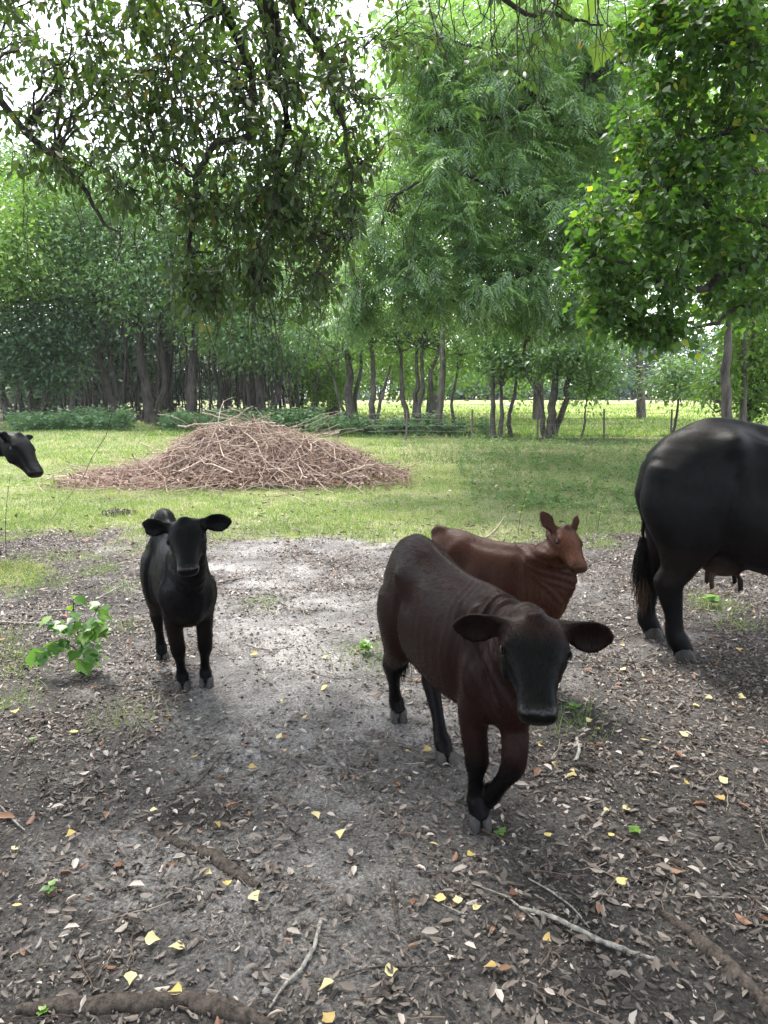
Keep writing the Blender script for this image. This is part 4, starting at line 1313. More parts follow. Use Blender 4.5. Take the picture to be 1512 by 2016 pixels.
    # tail
    if tail == 'hang' and adult:
        P = np.array([W(*j_) for j_ in [(.02, 0, .975), (-.09, 0, .955), (-.16, 0, .905), (-.190, 0, .80), (-.205, 0, .67), (-.205, .01, .50)]]); Rr = np.array([.03, .03, .026, .020, .015, .012]) * H
    elif tail == 'hang':
        J = [(-.06, 0, .985), (-.14, 0, .975), (-.188, 0, .93), (-.208, .0, .86), (-.212, .005, .70), (-.205, .01, .52)]
        P = np.array([W(*j_) for j_ in J]); Rr = np.array([.03, .03, .028, .022, .016, .013]) * H
    elif tail == 'hump':
        J = [(.02, 0, .97), (-.06, 0, 1.015), (-.12, 0, 1.035), (-.18, 0, 1.0), (-.215, 0, .90), (-.225, 0, .75), (-.22, 0, .6)]
        P = np.array([W(*j_) for j_ in J]); Rr = np.array([.07, .078, .072, .055, .028, .018, .013]) * H
    else:     # curled forward over the rump
        J = [(-.08, 0, .95), (-.16, 0, .965), (-.18, 0, 1.0), (-.13, -.01, 1.03), (-.07, -.02, 1.035), (-.01, -.03, 1.02)]
        P = np.array([W(*j_) for j_ in J]); Rr = np.array([.042, .036, .030, .034, .032, .016]) * H
    A_, B_ = polyframe(P, s)
    V, F = loft(P, A_ * Rr[:, None], B_ * Rr[:, None], 2, 14, 4); g.add(V, F)
    tailP = P
    if udder:
        V, F = ball(W(.12, 0, .44), np.array([.11, .085, .085]) * H, [f, s, up]); g.add(V, F)
        for a_, l_ in ((.07, .05), (.07, -.05), (.18, .055), (.18, -.055)):
            Pq = np.array([W(a_, l_, .37), W(a_, l_, .34), W(a_ + .005, l_ * 1.05, .305)])
            A_, B_ = polyframe(Pq, s)
            V, F = loft(Pq, A_ * .014 * H, B_ * .014 * H, 2, 12, 4); g.add(V, F)
    me, V, Nn = remeshed(g, voxel, 9)
    # ---- even out the joins of trunk, haunch, shoulder and neck
    E = np.empty(len(me.edges) * 2, np.int32); me.edges.foreach_get('vertices', E); E = E.reshape(-1, 2)
    hq = ((V - poll) @ d) / HL; hl = ((V - poll) @ hs) / HL; hv = ((V - poll) @ hu) / HL
    headish = (hq > -.02) & (hq < 1.2) & (np.abs(hl) < 1.0) & (hv > -.62) & (hv < .5)
    wsm = sstep(.42, .56, V[:, 2] / H) * (~headish) * .9
    deg = np.bincount(E.ravel(), minlength=len(V)).astype(float)
    al0 = (V - hip) @ f / U
    wsm = wsm * (1 - (al0 < -.198) * (1 - sstep(.025 * H, .05 * H, np.linalg.norm(V[:, None] - spline(tailP, 24)[None, (16 if adult else 12):], axis=2).min(1))) * .97)
    for it_ in range(int(34 * (.0055 / voxel) * (H / .8) ** 2 * (.5 if adult else 1) + 4)):
        S_ = np.stack([np.bincount(E[:, 0], V[E[:, 1], k_], len(V)) + np.bincount(E[:, 1], V[E[:, 0], k_], len(V)) for k_ in range(3)], 1) / deg[:, None]
        V = V + wsm[:, None] * (S_ - V)
    me.vertices.foreach_set('co', V.astype(np.float32).ravel()); me.update()
    Nf = np.empty(len(V) * 3, np.float32); me.vertices.foreach_get('normal', Nf); Nn = Nf.reshape(-1, 3).astype(float)
    # ---- sculpted detail on the one skin
    hq = ((V - poll) @ d) / HL; hl = ((V - poll) @ hs) / HL; hv = ((V - poll) @ hu) / HL
    inhead = (hq > -.15) & (hq < 1.15) & (np.abs(hl) < .32) & (hv > -.6) & (hv < .12)
    D = np.zeros(len(V))
    for sg in (-1, 1):
        c = hd(.965, sg * .082, -.135)                           # nostrils
        e = np.exp(-(((V - c) @ d / (.030 * HL)) ** 2 + ((V - c) @ hs / (.030 * HL)) ** 2 + ((V - c) @ hu / (.026 * HL)) ** 2))
        D -= e * .040 * HL
        c = hd(.345, sg * .235 * headw, -.135)                  # eye socket
        r2 = np.sum((V - c) ** 2, 1)
        D -= np.exp(-r2 / (.055 * HL) ** 2) * .022 * HL
        c = hd(.34, sg * .235 * headw, -.07)
        D += np.exp(-np.sum((V - c) ** 2, 1) / (.06 * HL) ** 2) * .016 * HL
    mo = np.exp(-((hv + .255) / .012) ** 2) * sstep(.62, .80, hq) * (hq < 1.1) * inhead     # mouth
    D -= mo * .010 * HL
    D -= np.exp(-(hl / .035) ** 2) * sstep(.1, .2, hq) * (1 - sstep(.3, .45, hq)) * (hv > -.1) * inhead * .008 * HL
    if fold:                                                     # skin folds of the neck
        P_, tg_, Av_, Bv_, hh_, ww_ = neck
        dn = np.linalg.norm(V[:, None] - P_[None], axis=2)
        j = dn.argmin(1)
        tt = (j + np.sum((V - P_[j]) * tg_[j], 1) / np.linalg.norm(P_[-1] - P_[0]) * 6) / 6
        vv = np.sum((V - P_[j]) * Bv_[j], 1) / H
        m_ = sstep(.08, .3, tt) * (1 - sstep(.80, .95, tt)) * (dn.min(1) < .26 * H) * (~inhead)
        ph = tt * 46 + 2.0 * np.sin(vv * 14) + 5 * fbm(V[:, 2] * 3, V[:, 0] * 2, .5, 3, 2)
        D += np.sin(ph) * .0042 * fold * m_ * H
    rel = V - hip
    al_ = rel @ f / U; zz = V[:, 2] / H; ll = np.abs(rel @ s) / H
    rib = sstep(.28, .36, al_) * (1 - sstep(.62, .70, al_)) * sstep(.55, .65, zz) * (1 - sstep(.80, .9, zz)) * (ll > .08)
    D += np.sin(al_ * 90) * .0006 * rib * H
    for sg in (-1, 1):
        lsg = (rel @ s) / H * sg
        D += hook * .020 * H * np.exp(-(((al_ - .10) / .055) ** 2 + ((zz - .925) / .05) ** 2)) * sstep(.03, .08, lsg)
        D += hook * .012 * H * np.exp(-(((al_ + .17) / .05) ** 2 + ((zz - .86) / .05) ** 2)) * sstep(.01, .05, lsg)
    strp = sstep(.50, .62, al_) * sstep(.62, .72, zz) * (~headish)
    D += fold * .0009 * H * strp * np.sin(al_ * 150 + 5 * fbm(V[:, 2] * 2, V[:, 0] + V[:, 1], .4, 31, 2) + 1.5 * zz)
    # shoulder blade ridge, hollow behind the shoulder, back bone, thigh groove, point of shoulder
    lat = sstep(.05, .10, ll)
    xr = al_ - (.80 - .22 * (zz - .60))
    D += bony * .012 * H * lat * np.exp(-(xr / .030) ** 2) * sstep(.55, .66, zz) * (1 - sstep(.92, .99, zz)) * (~headish)
    D -= bony * .014 * H * lat * np.exp(-((al_ - .66) / .045) ** 2) * sstep(.50, .60, zz) * (1 - sstep(.85, .95, zz))
    D += bony * .010 * H * np.exp(-(ll / .022) ** 2) * sstep(.90, .96, zz) * sstep(-.1, .05, al_) * (1 - sstep(.70, .80, al_)) * (~headish)
    D -= bony * .008 * H * np.exp(-((ll - .065) / .03) ** 2) * sstep(.88, .95, zz) * sstep(.15, .25, al_) * (1 - sstep(.60, .70, al_)) * (~headish)
    D -= bony * .012 * H * lat * np.exp(-((al_ - .115 - .10 * (zz - .7)) / .028) ** 2) * sstep(.46, .56, zz) * (1 - sstep(.78, .86, zz))
    D += bony * .010 * H * np.exp(-(((al_ - .90) / .05) ** 2 + ((zz - .62) / .06) ** 2 + ((ll - .09) / .04) ** 2))
    D -= bony * .010 * H * np.exp(-(((al_ - .98) / .07) ** 2 + (ll / .03) ** 2)) * sstep(.5, .56, zz) * (1 - sstep(.68, .76, zz))
    flank = np.exp(-(((al_ - .21) / .07) ** 2 + ((zz - .83) / .08) ** 2)) * (ll > .09)
    D -= flank * .018 * H
    D += (fbm(V[:, 0] + V[:, 1], V[:, 2] * 1.3, .12, 7, 3) - .5) * .006 * H * (zz > .3)
    V = V + Nn * D[:, None]
    me.vertices.foreach_set('co', V.astype(np.float32).ravel())
    # ---- coat colour, with painted shade in nostrils and mouth
    base, lowc, facec, bellyc = [np.array(c_) for c_ in col]
    c = np.broadcast_to(base, V.shape).copy()
    n_ = fbm(V[:, 0] + 2 * V[:, 1], V[:, 2], .15, 13, 3)
    k = sstep(.30, .62, zz + (n_ - .5) * .2)[:, None]
    c = c * (.35 + .65 * k) + bellyc * .65 * (1 - k)
    k = (1 - sstep(.26, .44, zz + (n_ - .5) * .12))[:, None] * (~inhead)[:, None]
    c = c * (1 - k) + lowc * k
    k = (sstep(.0, .35, hq + (n_ - .5) * .2) * inhead)[:, None]
    c = c * (1 - k) + facec * k
    mz = (sstep(.86, .92, hq) * inhead)[:, None]
    c = c * (1 - mz) + facec * (.55 if wetk > .9 else .8) * mz
    for sg in (-1, 1):
        cc = hd(.962, sg * .082, -.13)
        e = np.exp(-np.sum((V - cc) ** 2, 1) / (.036 * HL) ** 2)[:, None]
        c = c * (1 - .9 * e)  # shade of the nostril hollows painted into the colour
    c = c * (1 - .6 * mo[:, None])  # shade painted along the mouth crease
    if udder:
        k = (np.exp(-(((al_ - .12) / .12) ** 2 + ((zz - .33) / .07) ** 2)) * (ll < .12) * sstep(.44, .38, zz) if False else
             np.exp(-(((al_ - .08) / .07) ** 2 + ((zz - .36) / .05) ** 2)) * (ll < .12))[:, None]
        c = c * (1 - .7 * k) + np.array([.06, .036, .026]) * .7 * k
    if ear_dark:
        k = (sstep(.30, .38, np.abs(hl)) * (hq > -.3) * (hq < .6) * (hv > -.5) * (hv < .4) * (np.abs(hl) < .95))[:, None]
        c = c * (1 - ear_dark * k)
    wet = sstep(.87, .93, hq) * sstep(-.30, -.22, hv) * inhead * wetk
    me.attributes.new('wet', 'FLOAT', 'POINT').data.foreach_set('value', wet.astype(np.float32))
    c4 = np.ones((len(V), 4), np.float32); c4[:, :3] = c
    me.attributes.new('col', 'FLOAT_COLOR', 'POINT').data.foreach_set('color', c4.ravel())
    me.polygons.foreach_set('use_smooth', np.ones(len(me.polygons), bool))
    me.materials.clear(); me.materials.append(M[mat]); me.name = 'body'; me.update()
    link('body', me, root)
    # eyes
    for sg in (-1, 1):
        V2, F2 = ball(hd(.345, sg * .212 * headw, -.135), np.array([.050, .044, .044]) * HL, [d, hs, hu], 20)
        Geo().add(V2, F2).build('eye', M['eye'], root, True)
        # upper lid and lashes
        a_ = np.linspace(-1.25, 1.25, 9)
        P2 = np.array([hd(.345 + .052 * math.sin(q), sg * (.232 + .012 * math.cos(q)) * headw, -.135 + .040 * math.cos(q)) for q in a_])
        V2, q2, _ = tubes(P2, np.array([.3, .7, 1, 1.1, 1.2, 1.1, 1, .7, .3]) * .011 * HL, 6)
        Geo().add(V2, q2).build('eyelid', M['lid_' + name] if 'lid_' + name in M else M['lid'], root, True)
    # coat: short hairs laid back and down the skin
    if hair:
        r_ = np.random.default_rng(5)
        i = r_.integers(0, len(V), hair)
        p0 = V[i]
        nn = Nn[i]
        flow = -f[None] * .8 - up[None] * .9 + r_.normal(size=(hair, 3)) * .28
        ih = inhead[i]
        flow[ih] = -hu[None] * .2 - d[None] * .9 + r_.normal(size=(ih.sum(), 3)) * .25
        flow = unit(flow - np.sum(flow * nn, 1, keepdims=True) * nn)
        ln = (.010 + .012 * r_.random((hair, 1))) * (H / .8) ** .3 * np.where(ih, .45, 1.0)[:, None]
        tip = p0 + (flow + nn * (.18 + .25 * r_.random((hair, 1)))) * ln
        wv = unit(np.cross(flow, nn)) * .0006
        VV = np.stack([p0 - wv, p0 + wv, tip], 1).reshape(-1, 3)
        cc = np.repeat(c[i] * (1.0 + .7 * r_.random((hair, 1)) * (~ih)[:, None]), 3, axis=0)
        mh = mesh('hair', VV, np.arange(hair * 3).reshape(-1, 3), M['hair'], False, None, {'col': cc})
        tag(link('hair', mh, root), kind='stuff')
    # tail switch
    def strands(P0_, n, ln, spread, colr, drop=np.array([0, 0, -1.])):
        r_ = np.random.default_rng(9)
        t = np.linspace(0, 1, 6)[None, :, None]
        st = P0_[None, None] + r_.normal(size=(n, 1, 3)) * .008
        lnn = ln * (.6 + .4 * r_.random((n, 1, 1)))
        Q = st + t * lnn * drop + np.sin(t * math.pi * .75) * r_.normal(size=(n, 1, 3)) * spread + t * r_.normal(size=(n, 1, 3)) * [.012, .012, 0]
        V2, q2, _ = tubes(Q, np.array([.0016, .002, .002, .0016, .0012, .0004])[None] * np.ones((n, 1)), 3)
        o = link('tail_switch', mesh('tail_switch', V2, q2, M['hair'], False, None, {'col': np.broadcast_to(np.array(colr), V2.shape)}), root)
        tag(o, kind='stuff')
    if tail == 'hang':
        strands(tailP[-1], 420, .27 * H, .011 * H, (.008, .007, .007))
        if udder: strands(tailP[-1] + np.array([.01, -.01, -.17 * H]), 160, .17 * H, .014 * H, (.055, .034, .022))
    return root

mh_, n_h, o_h = new_mat('hair')
a = N(n_h, 'ShaderNodeAttribute', attribute_name='col')
p = N(n_h, 'ShaderNodeBsdfPrincipled'); p.inputs['Roughness'].default_value = .6; p.inputs['Specular IOR Level'].default_value = .04
n_h.links.new(a.outputs['Color'], p.inputs['Base Color']); n_h.links.new(p.outputs[0], o_h.inputs['Surface'])
M['hair'] = mh_
M['lid'] = plain_mat('eyelid', (.010, .008, .008), .5)
M['lid_red_calf'] = plain_mat('eyelid_brown', (.030, .015, .010), .5)

g2 = lambda px, py: tuple(gnd(px, py)[:2])
BLK = [(.0030, .0029, .0034), (.0022, .0022, .0026), (.0022, .0022, .0025), (.012, .0072, .0052)]

# dark brown calf walking towards the camera
hip = (.135, 3.0); wi = (.375, 2.42)
pollA = at(1056, 1212, 2.00); muzA = at(1068, 1404, 1.80)
fA = unit(np.array([wi[0] - hip[0], wi[1] - hip[1], 0])); sA = np.array([-fA[1], fA[0], 0])
Hc = .84
h0 = np.array([*wi, 0])
kneeA = at(1012, 1492, 2.27)
pA = [h0 + sA * .075 + fA * .04 + [0, 0, .74 * Hc], h0 + sA * .085 + fA * .06 + [0, 0, .60 * Hc], at(1008, 1400, 2.34), at(1014, 1450, 2.29), kneeA, at(1008, 1512, 2.29),
      at(992, 1535, 2.33), at(975, 1556, 2.37), at(966, 1564, 2.40), at(960, 1572, 2.42), at(957, 1575, 2.45)]
bovine('brown_calf', 'dark brown calf stepping towards the camera with one front leg lifted and head lowered', 'calf',
    hip, wi, Hc, pollA, muzA, face=(0.03, -1, .45),
    hooves={'fr': g2(945, 1622), 'hr': g2(785, 1412), 'hl': g2(878, 1500), 'fl': (0, 0)}, raised={'fl': pA},
    ears=[((1, .12, -.16), (0.0, -1, -.22), .172), ((-1, .28, -.04), (-.1, -1, -.30), .165)], headw=1.42,
    col=[(.0115, .0054, .0044), (.0022, .0019, .0021), (.0020, .0018, .0020), (.0115, .0042, .0031)], voxel=.006, fold=1.5, bony=1.3, muzw=1.05, hip_z=1.085, wither_z=1.0, leg=1.0, barrel=.94, hair=34000, hoofdirs={'fr': (.1, -1), 'hr': (.05, -1), 'hl': (.15, -1)})

# black calf facing the camera
bovine('black_calf', 'black calf standing face on with ears out beside the leafy sapling', 'calf',
    (-1.155, 3.86), (-.965, 3.50), .80, at(361, 1022, 3.24), at(364, 1118, 3.06), headw=1.34, face=(0, -1, .38),
    hooves={'fr': g2(362, 1356), 'fl': g2(407, 1350), 'hr': g2(320, 1296), 'hl': g2(351, 1285)},
    ears=[((1, .15, .10), (0, -1, -.15), .15), ((-1, .2, .18), (0, -1, -.2), .165)],
    col=BLK, voxel=.0068, tail='hump', fold=.4, wither_z=1.0, leg=.95, barrel=.77, bony=1.4, hair=26000, hoofdirs={'fr': (.05, -1), 'fl': (.05, -1), 'hr': (.1, -1), 'hl': (.1, -1)})

# red brown calf behind
bovine('red_calf', 'reddish brown calf seen from its side behind the dark one, tail curled over its rump', 'calf',
    (.36, 3.86), (.735, 3.58), .75, at(1115, 1037, 3.48), at(1146, 1101, 3.32), headk=1.14, headw=1.28, face=(.42, -.85, .40),
    hooves={'fr': (.72, 3.46), 'fl': (.81, 3.60), 'hr': (.26, 3.80), 'hl': (.36, 3.95)},
    ears=[((.22, .25, 1), (.6, -.8, .1), .115), ((-.62, .1, .85), (.15, -1, .1), .14)],
    col=[(.030, .0115, .0068), (.016, .007, .006), (.046, .0175, .0098), (.024, .0085, .0055)], voxel=.0068, tail='curl', fold=.7, neck_r=1.30, muzw=1.12, wetk=.35, ear_dark=0, hair=26000, barrel=.95)

# black cow at the right edge
bovine('black_cow', 'big black cow with udder, only its rear half in view at the right edge', 'cow',
    (1.755, 4.10), (2.69, 3.88), 1.315, (3.75, 3.65, 1.38), (4.15, 3.55, 1.0), face=(.5, 0, .9),
    hooves={'hr': g2(1347, 1296), 'hl': g2(1286, 1254), 'fr': (2.95, 3.62), 'fl': (3.0, 4.02)},
    ears=[((0, 1, .1), (1, 0, 0), .22), ((0, -1, .1), (1, 0, 0), .22)],
    col=BLK, mat='coat_gloss', voxel=.0125, udder=True, hook=2.2, bony=1.8, belly=.07, hair=30000, barrel=1.02, leg=.92, haunch=1.3, wither_z=.985, hip_z=1.015, hoofdirs={'hr': (1, -.5), 'hl': (1, -.5)})

# black cow whose head comes in at the left edge
bovine('black_cow', 'black cow whose head alone enters at the left edge, looking right', 'cow',
    (-5.55, 7.0), (-4.45, 6.85), 1.24, at(34, 853, 6.6), at(82, 923, 6.45), face=(.75, -.25, .7),
    hooves={'fr': g2(-12, 1100), 'fl': (-4.2, 7.0), 'hr': (-5.75, 6.9), 'hl': (-5.7, 7.2)},
    ears=[((.25, 1, .5), (.8, -.4, .1), .13), ((.0, -.75, .45), (.8, -.4, .1), .14)],
    col=BLK, voxel=.015, hair=6000, headw=1.2, barrel=1.05)
# ------------------------------------------------------------------ leafy sapling by the black calf
rs = np.random.default_rng(23)
b = gnd(172, 1322); b[2] = gz(b[0], b[1]) - .01
sap = empty('sapling', tuple(b))
tag(sap, 'knee high sapling with drooping pointed leaves, left of the black calf', 'sapling')
Ys = b[1]
stems = [([b, at(160, 1270, Ys), at(147, 1225, Ys), at(144, 1180, Ys)], .005), ([at(160, 1270, Ys), at(180, 1225, Ys - .03), at(196, 1190, Ys - .05)], .0035),
         ([at(166, 1290, Ys), at(120, 1262, Ys - .08), at(84, 1278, Ys - .1)], .0035), ([at(155, 1255, Ys), at(125, 1232, Ys - .05), at(105, 1220, Ys - .06)], .003), ([b, at(178, 1300, Ys - .05), at(186, 1270, Ys - .08)], .003),
         ([at(152, 1245, Ys), at(185, 1235, Ys - .04), at(210, 1230, Ys - .04)], .003)]
V0, F0 = leaf_shape('tallow')
lm = [Geo().add(V0 * [1.05, 1, 1], F0, v_ / 4).mesh('leaf', M['leaf_green']) for v_ in range(5)]
import mathutils
def put_leaf(parent, pos, al, upv, sz, me, name='leaf'):
    o = bpy.data.objects.new(name, me)
    COL.objects.link(o)
    o.parent = parent
    a_ = Vector(al).normalized(); X_ = a_.cross(Vector(upv)).normalized(); Z_ = X_.cross(a_)
    o.location = Vector(pos) - (parent.location if parent else Vector((0, 0, 0)))
    o.rotation_euler = mathutils.Matrix((X_, a_, Z_)).transposed().to_euler()
    o.scale = (sz,) * 3
    return o
for pts, r_ in stems:
    P = spline(pts, 10)
    V, q, _ = tubes(P, np.linspace(r_, r_ * .5, 10), 5)
    Geo().add(V, q).build('stem', M['twig'], sap, True)
    for k in range(15):
        t = .2 + .8 * (k + rs.random()) / 15
        p_ = P[min(9, int(t * 9.99))] + rs.normal(size=3) * .012
        an = rs.random() * 6.283
        al = np.array([math.cos(an), math.sin(an) - .2, -.25 - .6 * rs.random()])
        put_leaf(sap, p_, al, (rs.normal() * .3, rs.normal() * .3 - .4, 1), .045 + .045 * rs.random(), lm[rs.integers(0, 4)])
for px, py, sz in ((70, 1275, .09), (85, 1285, .08), (175, 1290, .10), (165, 1300, .09), (110, 1265, .08), (180, 1275, .09), (62, 1290, .07)):
    put_leaf(sap, at(px, py, Ys - .08), (rs.normal() * .2, -.2, -1), (0, -1, .2), sz, lm[rs.integers(0, 3)])

# small green seedlings in the dirt
def seedling(px, py, n, sz, h, lab):
    b = gnd(px, py); b[2] = gz(b[0], b[1])
    root = empty('seedling', tuple(b)); tag(root, lab, 'seedling', 'green seedlings sprouting in the dirt')
    V, q, _ = tubes(np.array([b, b + [rs.normal() * .01, 0, h]]), np.array([.002, .0012]), 4)
    Geo().add(V, q).build('stem', M['leaf_green'], root)
    for k in range(n):
        an = k * 2.4 + rs.random()
        put_leaf(root, b + [0, 0, h * (.4 + .6 * rs.random())], (math.cos(an), math.sin(an), .35 * rs.random()), (0, 0, 1), sz * (.7 + .6 * rs.random()), lm[rs.integers(1, 5)])
for a_ in ((720, 1290, 16, .05, .07, 'low leafy seedling left of the dark brown calf behind its hind leg'), (1130, 1405, 9, .035, .04, 'tiny seedling just right of the lowered muzzle'),
           (100, 1768, 5, .025, .03, 'tiny seedling left of the long half buried root'), (1400, 1195, 14, .06, .09, 'seedling clump under the cow at the right'), (985, 1640, 4, .03, .02, 'small seedling beside the planted front hoof'),
           (66, 1465, 5, .02, .03, 'tiny seedling at the far left of the dirt'), (1000, 1190, 8, .04, .05, 'seedling hidden behind the dark brown calf'), (1250, 1640, 5, .03, .02, 'tiny pale seedling beside the long root at the right'),
           (80, 1992, 4, .022, .02, 'tiny seedling at the bottom left corner')):
    if 'hidden' not in a_[5]: seedling(*a_)

# grass tufts in the dirt at left
def tufts(name, label, cents, n, r, h, mat):
    c = np.repeat(np.array(cents), n, axis=0)
    X = c[:, 0] + rs.normal(size=len(c)) * r; Y = c[:, 1] + rs.normal(size=len(c)) * r
    return grass(name, label, X, Y, h, .004, mat, rs)
tc_ = [g2(px, py) for px, py in ((20, 1130), (60, 1140), (95, 1150), (30, 1170), (175, 1100), (185, 1130), (210, 1120), (25, 1290), (30, 1320), (10, 1255), (215, 1240), (130, 1090), (20, 1385), (60, 1100), (1440, 1235), (1400, 1190), (1420, 1200), (240, 1160), (510, 1190), (705, 1285), (735, 1300), (1115, 1420), (1380, 1180), (1180, 1080), (250, 1410))]
tufts('grass_tufts', 'tufts of green grass in the bare dirt', tc_, 130, .10, .06, 'grass')
# wispy weed at left
# ------------------------------------------------------------------ litter
def avoid(X, Y): return np.ones(len(X), bool)
def litter_points(n, y0, y1, hw=.60, sandy=.62):
    Y = np.sqrt(y0 ** 2 + (y1 ** 2 - y0 ** 2) * rs.random(n))
    X = (rs.random(n) * 2 - 1) * (hw * Y + .3)
    d = .50 + .50 * sstep(.42, .60, fbm(X, Y, .55, 101, 4) + .16 * sstep(-.1, .4, X / Y) - .06) - .75 * sandiness(X, Y) * sstep(2.6, 3.6, Y) * sandy
    d = d * (.60 + .8 * sstep(.38, .62, fbm(X, Y, .22, 133, 3))) * (1 - .85 * grassiness(X, Y))
    keep = rs.random(n) < np.clip(d, .04, 1)
    return X[keep], Y[keep]
def litter(name, label, X, Y, shape, size, mat, lift, tilt, widen=1.0):
    n = len(X)
    V0, F0 = leaf_shape(shape)
    curl = 1 + 0 * X
    an = rs.random(n) * 6.283
    al = np.stack([np.cos(an), np.sin(an), rs.normal(size=n) * tilt], -1)
    up = unit(np.array([0, 0, 1.]) + rs.normal(size=(n, 3)) * tilt)
    up[:, 2] *= np.where(rs.random(n) < .45, -1, 1)
    Z = relief(X, Y) + lift * rs.random(n) + .004
    V, Fs, k = scatter(V0 * [1, 1, 2.2], F0, np.column_stack([X, Y, Z]), al, up, size * (.45 + 1.5 * rs.random(n) ** 3), widen)
    g = Geo().add(V, Fs, np.repeat(np.clip(rs.normal(size=n) * .26 + .42, 0, 1), k))
    return tag(g.build(name, M[mat]), label, kind='stuff')
X, Y = litter_points(165000, .9, 8.6)
litter('leaf_litter', 'brown dry leaves carpeting the dirt', X, Y, 'oval', .024, 'leaf_brown', .007, .32, 1.0)
X, Y = litter_points(65000, .9, 8.0, sandy=.15)
litter('leaf_crumbs', 'broken bits of leaf and bark over the dirt', X, Y, 'diamond', .017, 'leaf_brown', .003, .4, 1.4)
X, Y = litter_points(1300, 1.2, 8.5)
litter('rust_leaves', 'scattered rust coloured dry leaves', X, Y, 'oval', .038, 'leaf_rust', .008, .3, 1.1)
Y = 7 + 7 * rs.random(2200); X = (rs.random(2200) * 2 - 1) * .6 * Y
litter('leaves_on_grass', 'dry leaves scattered over the grass', X, Y, 'oval', .05, 'leaf_brown', .03, .4, 1.2)
# crumbly clods
def clods(n):
    import bmesh
    bm = bmesh.new(); bmesh.ops.create_icosphere(bm, subdivisions=1, radius=1)
    V0 = np.array([v.co[:] for v in bm.verts]); F0 = np.array([[v.index for v in f_.verts] for f_ in bm.faces]); bm.free()
    Y = np.sqrt(.9 + 30 * rs.random(n)); X = (rs.random(n) * 2 - 1) * (.6 * Y + .2)
    s_ = .0035 + .010 * rs.random(n) ** 3
    V = V0[None] * s_[:, None, None] * (.7 + .6 * rs.random((n, len(V0), 1))) * np.array([1, 1, .7])
    V = V + np.column_stack([X, Y, relief(X, Y) + .001])[:, None]
    F = (F0[None] + (np.arange(n) * len(V0))[:, None, None]).reshape(-1, 3)
    g = Geo().add(V.reshape(-1, 3), F, np.repeat(rs.random(n), len(V0)))
    return tag(g.build('soil_crumbs', M['soil_crumb']), 'dark crumbs of soil', kind='stuff')
M['soil_crumb'] = leaf_mat('soil_crumb', [(.035, .03, .028), (.085, .078, .074), (.22, .215, .22)], 0, .9, .2, None, [0, .7, 1])
clods(2000)
# fine twigs
n_ = 2600
X, Y = litter_points(n_ * 2, 1.0, 8.5); n_ = len(X)
an = rs.random(n_) * 6.283; ln = .04 + .16 * rs.random(n_) ** 2
t = np.linspace(-.5, .5, 5)[None]
PX = X[:, None] + np.cos(an)[:, None] * t * ln[:, None] + rs.normal(size=(n_, 5)) * .004
PY = Y[:, None] + np.sin(an)[:, None] * t * ln[:, None] + rs.normal(size=(n_, 5)) * .004
PZ = relief(PX.ravel(), PY.ravel()).reshape(PX.shape) + .006 + .01 * rs.random((n_, 1)) + t * rs.normal(size=(n_, 1)) * .015
V, q, v = tubes(np.stack([PX, PY, PZ], -1), (.0007 + .0014 * rs.random((n_, 1))) * np.ones((1, 5)), 3, rs.random(n_))
M['twig_litter'] = leaf_mat('twig_litter', [(.05, .035, .028), (.14, .10, .08), (.35, .29, .23)], 0, .8, .2, None, [0, .7, 1])
tag(Geo().add(V, q, v).build('fine_twigs', M['twig_litter']), 'fine dry twigs on the dirt', kind='stuff')

# single brown leaves, the biggest in front
V0, F0 = leaf_shape('oval')
def dry_leaf_mesh(v_, curl, mat):
    g = Geo()
    VV = V0.copy(); VV[:, 0] *= 1.15
    VV[:, 2] = VV[:, 2] * 1.5 + curl * (VV[:, 0] ** 2) * 3 + curl * .3 * (VV[:, 1] - .5) ** 2
    return g.add(VV, F0, v_).mesh('fallen_leaf', M[mat])
bm_ = [dry_leaf_mesh(v_, c_, 'leaf_brown') for v_, c_ in ((.5, .6), (.7, 1.2), (.85, .3), (1, 1.5), (.6, -1), (.4, .9))] + [dry_leaf_mesh(.6, 1, 'leaf_rust')]
for k in range(260):
    Y_ = math.sqrt(1.35 ** 2 + (3.0 ** 2 - 1.35 ** 2) * rs.random()); X_ = (rs.random() * 2 - 1) * .50 * Y_
    an = rs.random() * 6.283
    o = put_leaf(None, (X_, Y_, gz(X_, Y_) + .012), (math.cos(an), math.sin(an), rs.normal() * .12), (rs.normal() * .2, rs.normal() * .2, 1 if rs.random() < .6 else -1), .026 + .028 * rs.random(), bm_[rs.integers(0, 7) if rs.random() < .4 else rs.integers(0, 6)], 'fallen_leaf')
    tag(o, 'curled dry brown leaf lying loose on the litter near the camera', 'leaf', 'single dry leaves near the camera')

